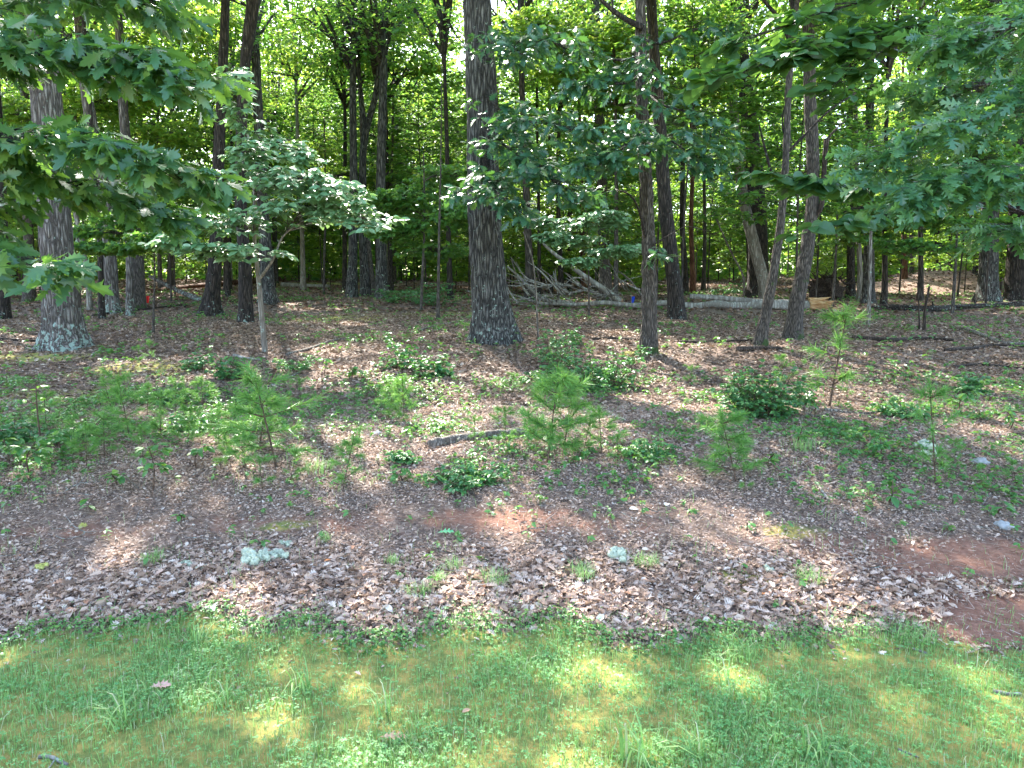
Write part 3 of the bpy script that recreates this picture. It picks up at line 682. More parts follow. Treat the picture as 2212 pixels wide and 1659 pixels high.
def leafy(root, base, sprays, leafmat, bark):
    LG, WG = Geo(), Geo()
    for k, (pth, nt_, sp_, pr, sz, per, sd_, *r0) in enumerate(sprays):
        spray(LG, WG, pth, nt_, sp_, pr, sz, per, sd_, *(r0 or [.02]))
    WG.obj('branch', M[bark], root, True, base); LG.obj('foliage', M[leafmat], root, False, base)
# -- oak standing just outside the frame on the left
def offtree(name, label, x, y, r, h, bark):
    b = onG(x, y); root = empty(name, b, label, 'tree')
    lx = math.copysign(1.0 if abs(x) < 9 else .5, x); g = Geo(); pth = resample([b-[0, 0, .3], b+[0, 0, h*.35], b+[lx*.5, .6, h*.55], b+[lx, 1.2, h]], 120)
    tube(g, pth, r*(1.05-.6*np.linspace(0, 1, 120))*(1+.5*np.exp(-np.linspace(0, h, 120)/.4)), 32, bark_disp(.012, .05, .3, x))
    g.obj('trunk', M[bark], root, True, b)
    cm = CAN_N[1]; cl = (lx*.6, .8, h*.55); cs_ = .75 if abs(x) < 9 else 1.0; mk('crown', sun_gaps(cm[0], b+np.array(cl), 1.1, cs_), root, cl, 1.1, cs_); mk('limb', cm[1], root, cl, 1.1, cs_)
    return root, b
r_, b_ = offtree('oak_tree', 'oak whose big lobed dark green leaves hang in from the upper left', -6.6, 6.4, .26, 13, 'bark_grey')
leafy(r_, b_, [
    ([(-420, 300, 6.4), (-150, 150, 6.2), (60, 110, 6.0), (270, 130, 5.9), (440, 190, 6.0)], 128, (.30, .45, 0.29), P_OAK, .205, 5, 1, .03),
    ([(-420, 320, 6.4), (-120, 300, 6.1), (100, 300, 5.8), (280, 330, 5.7), (450, 400, 5.8)], 121, (.24, .45, 0.19), P_OAK, .215, 5, 2, .03),
    ([(-420, 300, 6.4), (-100, 20, 6.6), (150, -30, 6.4), (380, 10, 6.4)], 94, (.35, .5, 0.32), P_OAK, .20, 5, 3, .025),
    ([(-300, 560, 6.2), (-120, 560, 5.6), (20, 560, 5.3), (130, 590, 5.2)], 29, (.18, .25, 0.17), P_OAK, .22, 4, 4, .02),
    ([(-120, 300, 6.1), (60, 380, 6.3), (230, 420, 6.6), (390, 470, 6.8)], 74, (.28, .5, 0.23), P_OAK, .20, 5, 5, .02),
    ([(-300, 480, 6.4), (-120, 480, 6.4), (30, 430, 6.6)], 35, (.25, .4, 0.43), P_OAK, .24, 4, 6, .02),
], 'oak', 'bark_dark')
# -- white oak outside the frame on the right
r_, b_ = offtree('oak_tree', 'white oak whose deeply cut blue green leaves hang in from the upper right', 7.4, 6.8, .28, 13, 'bark_grey')
leafy(r_, b_, [
    ([(2640, 240, 6.8), (2400, 200, 6.4), (2200, 230, 6.2), (2000, 300, 6.0), (1880, 350, 6.0)], 121, (.34, .45, 0.29), P_WOAK, .19, 6, 11, .03),
    ([(2640, 300, 6.8), (2400, 330, 6.3), (2220, 380, 6.1), (2050, 400, 5.9), (1950, 440, 5.9)], 114, (.30, .4, 0.26), P_WOAK, .19, 6, 12, .03),
    ([(2640, 60, 6.8), (2350, 20, 6.4), (2180, 60, 6.2), (2010, 110, 6.2)], 128, (.38, .5, 0.38), P_WOAK, .18, 6, 13, .03),
    ([(2640, 420, 6.8), (2400, 470, 6.4), (2230, 500, 6.2), (2110, 500, 6.1)], 35, (.2, .4, 0.14), P_WOAK, .18, 6, 14, .02),
    ([(2640, 120, 6.8), (2350, 140, 7), (2150, 180, 7), (1960, 200, 7)], 81, (.38, .5, 0.38), P_WOAK, .18, 6, 15, .02),
], 'white_oak', 'bark_grey')
offtree('oak_tree', 'added unseen oak outside the left edge whose high crown shades the verge', -10.5, 11.5, .3, 17, 'bark_grey')  # extra tree out of view, put in to shade the verge
offtree('oak_tree', 'added unseen oak outside the right edge whose high crown shades the slope', 11.8, 12.5, .3, 17, 'bark_dark')  # unseen tree added for the shade its crown casts
# -- round leaved understory tree
b_ = onG(8.3, 10.4); r_ = empty('redbud_tree', b_, 'small tree with round dark green leaves in layers, right of the middle', 'tree')
g = Geo(); top = b_+np.array([-.3, 0, 6.5]); pth = resample([b_-[0, 0, .2], (b_+top)/2+[.2, 0, 0], top], 40); tube(g, pth, np.linspace(.05, .03, 40), 10); g.obj('trunk', M['bark_dark'], r_, True, b_)
A_ = lambda t: tuple(pth[int(39*t)])
LG, WG = Geo(), Geo()
def wpath(p0, rest): return [p0]+[tuple(at(*q)) for q in rest]
for (p0, rest, n_, sp_, sd_) in (
        (A_(.6), [(2100, 60, 9.6), (1830, 90, 9), (1700, 120, 8.4), (1560, 170, 8.2)], 75, (.5, .5, .16), 21),
        (A_(.65), [(2100, -20, 9.6), (1800, 20, 9), (1660, 70, 8.6), (1520, 120, 8.4)], 30, (.4, .5, .2), 22),
        (A_(.40), [(2150, 360, 9.6), (1880, 400, 9), (1780, 400, 8.4), (1660, 380, 8)], 50, (.42, .5, .12), 23),
        (A_(.30), [(2150, 440, 9.6), (1900, 470, 9), (1850, 480, 8.2), (1760, 500, 8)], 30, (.4, .4, .09), 24),
        (A_(.55), [(2150, 100, 9.6), (1900, 90, 9.2), (1820, 170, 8.8), (1760, 210, 8.6)], 45, (.6, .5, .2), 25)):
    P = wpath(p0, rest); spray(LG, WG, P, n_, sp_, P_RND, .19, 4, sd_, .016, .3, .45, True, .35)
WG.obj('branch', M['bark_dark'], r_, True, b_); LG.obj('foliage', M['round'], r_, False, b_)

# -- low boughs of the big oak and slender trunk, silhouette shade in leaf colour
def low_boughs(tr, specs, leafmat, bark, size=.16, protos=P_OAK):
    root, base, path = tr; LG, WG = Geo(), Geo()
    for (frac_z, rest, n_, sp_, sd_) in specs:
        p0 = path[np.argmin(np.abs(path[:, 2]-base[2]-frac_z))]
        spray(LG, WG, [tuple(p0)]+[tuple(at(*q)) for q in rest], int(n_*.95), sp_, protos, size, 5, sd_, .03, .4, .22, True)
    WG.obj('branch', M[bark], root, True, base); LG.obj('foliage', M[leafmat], root, False, base)
low_boughs(T['main'], [
    (4.2, [(1110, 330, 13), (1180, 380, 12), (1250, 430, 11.6)], 90, (.65, .6, .34), 31),
    (4.8, [(1120, 260, 13), (1200, 270, 12), (1290, 300, 11.6)], 80, (.6, .6, .40), 32),
    (3.6, [(1060, 400, 13.2), (1090, 430, 12.6), (1140, 470, 12.4)], 60, (.55, .4, .22), 33),
    (5.9, [(1110, 110, 13), (1190, 90, 12.2), (1270, 130, 12)], 80, (.6, .6, .42), 34),
    (3.8, [(1050, 430, 13.4), (1010, 400, 12.8), (985, 420, 12.5)], 22, (.3, .3, .14), 35),
], 'oak_silhouette', 'bark_dark', .20)
low_boughs(T['slim'], [
    (3.6, [(1370, 300, 12), (1330, 330, 11.6), (1270, 360, 11.4)], 75, (.6, .5, .36), 41),
    (3.4, [(1440, 300, 12), (1490, 330, 11.6), (1550, 370, 11.4)], 50, (.55, .5, .32), 42),
    (4.6, [(1440, 230, 12.2), (1510, 250, 11.8), (1570, 300, 11.6)], 32, (.5, .5, .34), 43),
    (5.2, [(1350, 180, 12.2), (1290, 180, 12), (1230, 190, 12)], 60, (.6, .5, .38), 44),
    (1.9, [(1350, 415, 12.8), (1300, 410, 13), (1240, 398, 13)], 5, (.2, .2, .1), 45),
    (5.4, [(1440, 90, 12.2), (1520, 60, 11.8), (1600, 80, 11.6)], 28, (.6, .5, .4), 46),
    (1.5, [(1425, 545, 12.6), (1445, 560, 12.3)], 7, (.22, .2, .12), 47),
], 'oak_silhouette', 'bark_dark', .19)

# -- silvery sapling left of centre
b_ = gp(572, 760); d_ = b_[1]
r_ = empty('dogwood_sapling', b_, 'slender sapling whose sunlit silvery leaves spread flat, left of the middle', 'young tree')
g = Geo(); pth = resample([b_-[0, 0, .2], b_, at(566, 690, d_), at(560, 620, d_), at(550, 520, d_), at(548, 400, d_), at(535, 290, d_)], 60); tube(g, pth, np.linspace(.055, .014, 60), 10)
q = resample([at(562, 600, d_), at(590, 560, d_-.2), at(612, 510, d_-.3), at(650, 480, d_-.4)], 16); tube(g, q, np.linspace(.028, .01, 16), 7)
g.obj('trunk', M['bark_pale'], r_, True, b_)
LG, WG = Geo(), Geo()
for (p0, rest, n_, sp_, sd_) in (
        (at(612, 510, d_-.3), [(660, 450, d_-.5), (730, 450, d_-.8), (800, 480, d_-1)], 150, (.85, .9, .28), 51),
        (at(548, 420, d_), [(590, 390, d_-.5), (660, 390, d_-.8), (740, 420, d_-1)], 140, (.8, .9, .30), 52),
        (at(555, 560, d_), [(520, 545, d_-.4), (450, 540, d_-.7), (370, 520, d_-.8)], 120, (.75, .7, .16), 53),
        (at(550, 500, d_), [(500, 480, d_-.4), (440, 470, d_-.8), (390, 480, d_-1)], 100, (.7, .7, .24), 54),
        (at(548, 400, d_), [(545, 350, d_-.4), (530, 330, d_-.8), (560, 320, d_-1)], 50, (.5, .5, .16), 55),
        (at(540, 330, d_), [(580, 300, d_+.2), (620, 320, d_+.2), (660, 350, d_)], 70, (.5, .5, .2), 56),
        (at(540, 330, d_), [(520, 250, d_+.1), (505, 190, d_), (500, 150, d_)], 50, (.35, .4, .3), 57)):
    spray(LG, WG, [tuple(p0)]+[tuple(at(*q)) for q in rest], n_, sp_, P_ELL, .16, 6, sd_, .012, .25, .15, True, .28)
WG.obj('branch', M['bark_brown'], r_, True, b_); LG.obj('foliage', M['glossy'], r_, False, b_)

def blob_tree(name, label, foot, top, blobs, leafmat, size, protos, bark='bark_brown', per=5, d=None, r0=.03, seed=0):
    b = gp(*foot) if d is None else np.array([rdir(*foot)[0]*d/rdir(*foot)[1], d, 0])
    if d is not None: b[2] = float(H(b[0], b[1]))
    dd = b[1]; root = empty(name, b, label, 'young tree')
    g = Geo(); pth = resample([b-[0, 0, .2], b, (b+at(*top, dd))/2+[r0, 0, 0], at(*top, dd)], 30); tube(g, pth, np.linspace(r0, r0*.35, 30), 8); g.obj('trunk', M[bark], root, True, b)
    LG, WG = Geo(), Geo()
    for k, (px, py, dz, n_, sp_) in enumerate(blobs):
        c = at(px, py, dd+dz); p0 = pth[np.argmin(np.abs(pth[:, 2]-(c[2]-.25*np.linalg.norm(c[:2]-b[:2]))))]
        m_ = (p0+c)/2+np.array([0, 0, .1]); e = c+nrm(c-p0)*sp_[0]*.6
        spray(LG, WG, [tuple(p0), tuple(m_), tuple(c), tuple(e)], int(n_*1.7), sp_, protos, size*1.12, per+1, seed*50+k+900, max(.008, r0*.4), .3, .3, True, .25 if leafmat == 'glossy' else .5)
    WG.obj('branch', M[bark], root, True, b); LG.obj('foliage', M[leafmat], root, False, b)
    return root
blob_tree('understory_tree', 'young tree with a sunlit whitish green spray left of the slender brown trunk', (1272, 686), (1265, 440),
          [(1290, 480, -.4, 70, (.9, .7, .20)), (1230, 520, -.2, 60, (.8, .6, .22)), (1320, 545, -.4, 60, (.8, .6, .18)), (1180, 480, 0, 40, (.6, .6, .25)), (1260, 570, -.3, 40, (.7, .5, .12))], 'glossy', .15, P_ELL, seed=1)
blob_tree('understory_tree', 'young bright yellow green maple glowing between the silvery sapling and the grey trunks', (700, 640), (700, 250),
          [(660, 400, 0, 150, (1.7, 1.2, .5)), (760, 380, 1, 120, (1.6, 1.2, .5)), (600, 440, .5, 110, (1.5, 1, .4)), (720, 440, 0, 120, (1.6, 1, .4)), (690, 320, 0, 80, (1.4, 1, .6))], 'maple', .16, P_STAR, d=31, r0=.06, seed=2)
blob_tree('understory_tree', 'dense leafy young tree just left of the thickest oak', (910, 650), (915, 330),
          [(900, 420, 0, 120, (1.4, 1, .45)), (960, 470, 0, 120, (1.3, 1, .45)), (880, 500, 0, 100, (1.2, 1, .4)), (930, 540, .3, 90, (1.3, 1, .3)), (960, 380, .5, 90, (1.2, 1, .4)), (860, 450, .5, 80, (1.2, 1, .3))], 'canopy', .14, P_STAR, d=22, r0=.05, seed=3)
blob_tree('understory_tree', 'maple with backlit bright leaves high between the grey trunks', (840, 640), (850, -100),
          [(700, 60, 0, 170, (2.0, 1.4, .8)), (800, 30, 0, 170, (2.0, 1.4, .8)), (880, 60, 0, 150, (1.8, 1.4, .8)), (640, 130, .3, 110, (1.6, 1, .6)), (790, 130, .2, 140, (2.0, 1.2, .5)), (900, 150, 0, 80, (1.3, 1, .5)), (940, 20, 0, 80, (1.3, 1, .6)), (1180, 40, 0, 100, (1.8, 1, .6))], 'maple', .17, P_STAR, d=34, r0=.08, seed=4)
blob_tree('understory_tree', 'maple with yellow green backlit leaves above the dark oak boughs', (1330, 640), (1320, -100),
          [(1200, 60, 0, 120, (1.7, 1.2, .7)), (1280, 110, 0, 120, (1.7, 1.2, .7)), (1340, 50, 0, 110, (1.6, 1.2, .8)), (1250, 170, 0, 80, (1.5, 1, .5)), (1480, 60, 0, 110, (1.7, 1, .8)), (1500, 200, 0, 90, (1.5, 1, .6)), (1330, 220, 0, 80, (1.5, 1, .5))], 'maple', .17, P_STAR, d=24, r0=.08, seed=5)
blob_tree('understory_tree', 'leafy maple behind the lichened oak on the left', (170, 650), (150, 0),
          [(60, 250, 0, 120, (1.6, 1, .8)), (170, 220, 0, 110, (1.5, 1, .7)), (280, 200, 0, 110, (1.5, 1, .8)), (400, 160, 0, 110, (1.6, 1, .8)), (330, 300, 0, 100, (1.5, 1, .6)), (160, 400, 0, 90, (1.5, 1, .5)), (400, 60, 0, 90, (1.6, 1, .6))], 'maple', .16, P_STAR, d=23, r0=.07, seed=6)
blob_tree('understory_tree', 'low leafy young tree spreading in front of the bulging left trunks', (330, 690), (330, 470),
          [(250, 540, -.2, 80, (.9, .7, .14)), (340, 530, -.3, 90, (1.0, .7, .14)), (400, 480, 0, 80, (1.0, .7, .2)), (300, 480, 0, 60, (.9, .7, .2)), (200, 500, 0, 50, (.8, .7, .2))], 'canopy', .13, P_STAR, d=16, r0=.03, seed=7)
blob_tree('understory_tree', 'young tree with deep green sprays beside the right fallen log', (1800, 640), (1810, 330),
          [(1790, 420, 0, 100, (1.5, 1, .5)), (1880, 450, 0, 100, (1.5, 1, .5)), (1960, 480, 0, 90, (1.5, 1, .4)), (1840, 520, 0, 60, (1.3, 1, .2))], 'canopy', .15, P_STAR, d=23, r0=.05, seed=8)
blob_tree('understory_tree', 'young tree with thin bright sprays between the trunks at the far right', (2060, 640), (2070, 330),
          [(2050, 470, 0, 100, (1.6, 1, .3)), (2150, 490, 0, 90, (1.5, 1, .3)), (2000, 540, 0, 70, (1.5, 1, .2)), (2180, 400, 0, 90, (1.5, 1, .6)), (2080, 350, 0, 90, (1.5, 1, .6))], 'canopy', .14, P_ELL, d=21, r0=.05, seed=9)

# ------------------------------------------------------------------ fallen wood
def rough(amp, fr, seed):
    def f(th, idx, path, rad):
        r = np.broadcast_to(rad, (len(path),))[:, None]; s_ = np.arange(len(path))[:, None]*.2
        return (vnoise(np.cos(th)*fr+seed, np.sin(th)*fr, s_)-.5)*r*amp
    return f
def lay(pix, r, lift=None):
    """a polyline of pixels laid on the ground"""
    P = [gp(*p) for p in pix]; return [p+np.array([0, 0, r*.8 if lift is None else lift]) for p in P]
def log(name, label, pix, r0, r1, mat, cat='log', sides=14, n=40, group=None, twig=0, lift=None, amp=.35):
    P = resample(lay(pix, (r0+r1)/2, lift), n); o0 = P[0].copy(); g = Geo()
    rad = np.linspace(r0, r1, n); tube(g, P, rad, sides, rough(amp, 1.5, o0[0]), cap=True)
    rng = np.random.default_rng(int(abs(o0[0]*100))+7)
    for k in range(twig):
        i_ = rng.integers(n//4, n-1); L = rng.uniform(.15, .45)*(3 if r0 > .05 else 1)*.8
        d = nrm(nrm(P[min(i_+1, n-1)]-P[i_-1])+rng.normal(size=3)*.8*np.array([1, 1, .4])); d[2] = abs(d[2])*.4
        e = P[i_]+d*L; m_ = (P[i_]+e)/2+rng.normal(size=3)*.03
        tube(g, resample([P[i_], m_, e], 6), np.linspace(rad[i_]*.5, rad[i_]*.18, 6), 5)
    o = g.obj(name, M[mat], None, True, o0); return tag(o, label, cat, group)
# the big fallen tree right of centre
d_ = gp(1700, 668)[1]; fb = at(1800, 660, d_); fb[2] = float(H(fb[0], fb[1]))+.15
ft = empty('fallen_tree', fb, 'long fallen silver grey tree with bare boughs and a freshly split butt', 'fallen tree')
def on(px, py, d, lift=.0):
    p = at(px, py, d); return np.array([p[0], p[1], max(p[2], float(H(p[0], p[1]))+lift)])
g = Geo(); P = resample([on(1765, 656, d_, .10), on(1715, 660, d_+.05, .08), on(1655, 657, d_-.1, .06), on(1600, 661, d_+.1, .03), on(1545, 657, d_, .05), on(1500, 661, d_+.15, .03), on(1440, 655, d_, .04), on(1370, 660, d_+.1, .04), on(1300, 654, d_-.1, .05), on(1240, 658, d_, .04), on(1190, 655, d_, .05)], 120)
tube(g, P, np.interp(np.arange(120), [0, 8, 20, 34, 80, 119], [.12, .17, .15, .115, .08, .05]), 18, rough(.5, 2, 2)); g.obj('trunk', M['dead_pale'], ft, True, fb)
for pts, r0, r1 in (([(1340, 650), (1300, 622), (1262, 596), (1225, 568), (1190, 542), (1160, 512)], .11, .035),
                    ([(1230, 655), (1180, 648), (1140, 618), (1115, 592), (1096, 576)], .08, .03), ([(1225, 656), (1170, 655), (1120, 640), (1095, 632)], .06, .025),
                    ([(1490, 640), (1560, 644), (1640, 652), (1690, 655)], .08, .1), ([(1268, 600), (1236, 602), (1215, 620)], .03, .008), ([(1180, 640), (1168, 660), (1155, 668)], .02, .008),
                    ([(1240, 655), (1215, 640), (1180, 636), (1120, 650)], .025, .008), ([(1290, 640), (1270, 615), (1250, 600)], .02, .006), ([(1310, 640), (1340, 610), (1385, 596)], .02, .006),
                    ([(1200, 655), (1150, 660), (1110, 655)], .025, .01)):
    g = Geo(); tube(g, resample([on(px, py, d_+(.3 if r0 != .08 else 1.2), 0) for px, py in pts], 26), np.linspace(r0, r1, 26), 9, rough(.2, 1.5, r0*50)); g.obj('bough', M['dead_pale'], ft, True, fb)
rng = np.random.default_rng(9)
for k in range(44):
    px, py = rng.uniform(1080, 1390), rng.uniform(612, 660); a = rng.normal()*.7+3.14; L = rng.uniform(30, 110)
    q = [on(px, py, d_+rng.normal()*.4), on(px+math.cos(a)*L*.5, py-abs(math.sin(a))*L*.35+rng.normal()*6, d_+rng.normal()*.5), on(px+math.cos(a)*L, py-abs(math.sin(a))*L*.8+rng.normal()*10, d_+rng.normal()*.6)]
    g = Geo(); r0 = rng.uniform(.018, .042); tube(g, resample(q, 12), np.linspace(r0, r0*.3, 12), 6); g.obj('bough', M['dead_pale' if k % 3 else 'stick'], ft, True, fb)
g = Geo(); rng = np.random.default_rng(8); rt = at(1768, 657, d_)+np.array([0, 0, .02])
for k in range(60):
    a = rng.uniform(0, 6.28); rr = .14*math.sqrt(rng.random()); s0 = rt+np.array([-.3, math.cos(a)*rr, math.sin(a)*rr]); L = rng.uniform(.3, .95)*(1.1-rr*3)
    tube(g, resample([s0, s0+[L, rng.normal()*.07, rng.normal()*.06]], 3), [.04, .032, .004], 4)
g.obj('split_end', M['splinter'], ft, False, fb)
g = Geo(); tube(g, resample([at(1798, 668, d_-.2), at(1818, 672, d_-.3), at(1832, 684, d_-.4)], 8), np.linspace(.06, .02, 8), 8); tag(g.obj('bark_slab', M['dead_pale'], None, True, at(1815, 672, d_-.3)) if False else g.obj('bark_slab', M['splinter'], ft, True, fb))

log('fallen_log', 'reddish brown fallen log lying far back at the left', [(603, 607), (520, 614), (430, 622), (330, 634)], .16, .10, 'bark_red', twig=6)
log('fallen_log', 'pale thin log on the bright far ground behind the silvery sapling', [(610, 618), (660, 621), (710, 622)], .12, .08, 'dead_pale')
log('fallen_log', 'long mossy log lying across the slope at the right edge', [(1885, 668), (1990, 672), (2090, 667), (2240, 660)], .10, .07, 'bark_dark', twig=5)
log('fallen_log', 'low rotting log crossing behind the short dead snag', [(1840, 733), (1920, 738), (2010, 735), (2060, 738)], .05, .03, 'stick_dark', twig=2)
log('fallen_log', 'short dark log at the foot of the crooked trunk', [(1590, 758), (1650, 756), (1690, 758)], .05, .03, 'stick_dark')
log('fallen_branch', 'straight dark branch left of the crooked trunk foot', [(1470, 742), (1560, 740), (1625, 738)], .035, .02, 'stick_dark', 'branch', twig=4)
log('fallen_branch', 'dark branch running between the oak and the slender trunk', [(1280, 735), (1330, 733), (1380, 736)], .03, .02, 'stick_dark', 'branch', twig=3)
log('fallen_branch', 'pale crooked branch on the litter right of the thin sapling foot', [(620, 768), (670, 755), (705, 742), (735, 735), (770, 737)], .028, .02, 'stick', 'branch', twig=3)
log('fallen_branch', 'weathered branch on the litter left of the thickest oak', [(905, 716), (950, 702), (990, 697)], .03, .015, 'stick', 'branch', twig=4)
log('fallen_branch', 'brown branch lying below the sapling leading toward the viewer', [(580, 838), (620, 820), (665, 798)], .018, .01, 'stick', 'branch', twig=2)
log('rotten_log', 'short rotten log with lichen in the middle of the slope', [(928, 968), (990, 955), (1060, 948), (1110, 944), (1150, 946)], .045, .055, 'stick', twig=0, n=60, amp=.8)
log('rotten_stub', 'blackened wood stub at the end of the rotten log', [(1148, 946), (1170, 947), (1190, 950)], .07, .05, 'stick_dark', n=16, amp=.9)
log('fallen_branch', 'thick pale branch jutting in from the right edge', [(2085, 712), (2130, 730), (2175, 745), (2240, 748)], .045, .03, 'stick', 'branch', twig=3)
log('fallen_branch', 'dark curved branch below the thick pale one at the right edge', [(2040, 758), (2100, 755), (2160, 748), (2230, 752)], .03, .02, 'stick_dark', 'branch', twig=4)
log('fallen_branch', 'arched bare branch right of the round shrub', [(1750, 838), (1830, 840), (1900, 850), (1960, 862), (2030, 882)], .016, .01, 'stick', 'branch', twig=5)
log('fallen_branch', 'knotted pale branch in the brush at the right', [(1780, 888), (1860, 896), (1925, 890), (1960, 880), (2010, 890)], .022, .012, 'stick', 'branch', twig=7)
log('fallen_branch', 'long grey stick sloping down toward the right edge', [(2100, 955), (2140, 972), (2180, 990), (2230, 1010)], .012, .008, 'dead_pale', 'branch', twig=3)
log('fallen_branch', 'straight dark branch under the left fallen log', [(400, 665), (450, 655), (520, 652), (560, 648)], .035, .02, 'stick_dark', 'branch', twig=5)
log('fallen_branch', 'dark crooked branch against the foot of the bulging trunk', [(200, 685), (260, 675), (330, 668), (400, 660)], .04, .025, 'stick_dark', 'branch', twig=6)
log('fallen_branch', 'dark branch lying on the litter at the far left edge', [(0, 735), (60, 738), (120, 736)], .03, .02, 'stick_dark', 'branch', twig=3)
log('fallen_stick', 'short lichen covered stick below the left oak', [(505, 770), (540, 778), (565, 780)], .03, .02, 'dead_pale', 'stick')
log('fallen_stick', 'lichened grey stick pointing down the slope at the right', [(1760, 1045), (1775, 1065), (1790, 1085)], .013, .01, 'dead_pale', 'stick', twig=1)
log('fallen_stick', 'broken pale stick beside the grass tufts in front of the middle', [(1030, 1260), (1045, 1285), (1062, 1312)], .014, .008, 'stick', 'stick')
log('fallen_stick', 'thin forked stick on the bare soil at the right', [(1815, 1105), (1860, 1130), (1910, 1170)], .006, .003, 'stick', 'stick', twig=4)
log('fallen_stick', 'thin long stick on the bare soil right of the middle', [(1325, 1088), (1370, 1090), (1420, 1108)], .007, .004, 'stick', 'stick', twig=3)
log('fallen_stick', 'short dark stick beside the long one on the bare soil', [(1210, 1087), (1240, 1083)], .008, .006, 'stick_dark', 'stick', twig=1)
log('fallen_stick', 'forked white twig on the dark soil at the left', [(140, 1115), (160, 1140), (180, 1155), (150, 1165), (110, 1155)], .005, .003, 'dead_pale', 'stick', twig=4)
log('fallen_stick', 'pale stick lying in the grass at the lower left corner', [(85, 1642), (105, 1640), (128, 1650), (145, 1662)], .010, .008, 'dead_pale', 'stick', twig=1)
log('fallen_stick', 'flat pale stick in the grass at the right edge', [(2145, 1500), (2180, 1505), (2205, 1508)], .011, .008, 'dead_pale', 'stick')
log('fallen_stick', 'short light stick at the top of the grass on the right', [(1972, 1408), (2003, 1415)], .008, .007, 'dead_pale', 'stick')
log('fallen_stick', 'thin tan stick in the grass at the lower right', [(1940, 1622), (1985, 1640)], .006, .004, 'dead_pale', 'stick')
log('fallen_branch', 'pile branch low in the brush near the right edge', [(2060, 795), (2120, 790), (2220, 800)], .025, .018, 'stick_dark', 'branch', twig=8)
log('fallen_branch', 'leafless brown branch left of the round shrub', [(1410, 805), (1450, 812), (1500, 808), (1560, 800)], .014, .008, 'stick', 'branch', twig=5)
# leaning dead pole with yellow moss
P = [on(322, 596, gp(430, 648)[1]), on(352, 612, gp(430, 648)[1]), on(395, 632, gp(430, 648)[1]), gp(438, 650)]
g = Geo(); tube(g, resample(P, 20), np.linspace(.06, .10, 20), 10, rough(.3, 1.5, 4), cap=True); tag(g.obj('leaning_pole', M['bark_grey'], None, True, P[-1]), 'broken pole leaning up to the left over the red flag', 'dead branch')
# snags
for lab, pix, r0, h_ in (('short black snag standing alone on the right slope', [(1996, 714), (2000, 660), (2008, 618)], .035, 0), ('thin bare sapling stem in front of the silver boughs', [(1163, 735), (1158, 640), (1150, 560), (1130, 500)], .022, 0),
                     ('slender bare stem beside the black snag', [(1987, 712), (1985, 660), (1982, 610)], .018, 0), ('mossy footed thin trunk below the thick grey trunk on the right', [(1876, 702), (1878, 640), (1880, 560), (1882, 470)], .05, 0),
                     ('bent grey sapling curving left above the fallen tree', [(1608, 643), (1606, 600), (1580, 545), (1557, 495), (1538, 448)], .05, 0),
                     ('thin leafless stem left of the leaning pole', [(318, 600), (318, 560), (316, 520)], .03, 0)):
    p0 = gp(*pix[0]); P = [p0-[0, 0, .15]]+[at(px, py, p0[1]) for px, py in pix[1:]]
    g = Geo(); tube(g, resample(P, 24), np.linspace(r0, r0*.55, 24), 8, rough(.4, 1.5, p0[0])); tag(g.obj('bare_stem', M['stick_dark' if 'black' in lab else 'stick'], None, True, p0), lab, 'dead stem')
# broken dead limb on the leaning trunk
root, base, path = Tr; d_ = base[1]; g = Geo()
tube(g, resample([at(1752, 480, d_), at(1770, 455, d_-.1), at(1778, 400, d_-.1), at(1783, 330, d_-.1), at(1786, 300, d_-.1)], 20), np.linspace(.05, .045, 20), 9, rough(.4, 1.5, 5))
tube(g, resample([at(1786, 302, d_-.1), at(1800, 285, d_-.1), at(1828, 260, d_-.1)], 8), np.linspace(.03, .008, 8), 6)
g.obj('dead_limb', M['stick_dark'], root, True, base)
root, base, path = Tw; d_ = base[1]; g = Geo()
for pts, r_0 in (([(1694, 400), (1672, 380), (1655, 330), (1640, 270)], .035), ([(1700, 330), (1740, 290), (1790, 240), (1850, 200)], .03), ([(1708, 90), (1690, 50), (1650, 0), (1630, -30)], .05), ([(1703, 310), (1690, 270), (1694, 230)], .025)):
    g = Geo(); tube(g, resample([at(px, py, d_) for px, py in pts], 16), np.linspace(r_0, r_0*.4, 16), 8); g.obj('side_limb', M['bark_dark'], root, True, base)
root, base, path = Tf; d_ = base[1]; g = Geo()
tube(g, resample([at(524, 210, d_), at(532, 130, d_), at(545, 60, d_), at(560, -40, d_)], 16), np.linspace(.12, .07, 16), 10); g.obj('side_limb', M['bark_dark'], root, True, base)
root, base, path = T['slim']; d_ = base[1]; g = Geo()
for pts, r_0 in (([(1390, 60), (1350, 40), (1300, 0), (1270, -40)], .06), ([(1388, 120), (1340, 130), (1280, 110)], .03), ([(1410, 530), (1450, 505), (1480, 490), (1530, 500)], .012)):
    g = Geo(); tube(g, resample([at(px, py, d_-.15) for px, py in pts], 16), np.linspace(r_0, r_0*.4, 16), 8); g.obj('side_limb', M['bark_dark'], root, True, base)
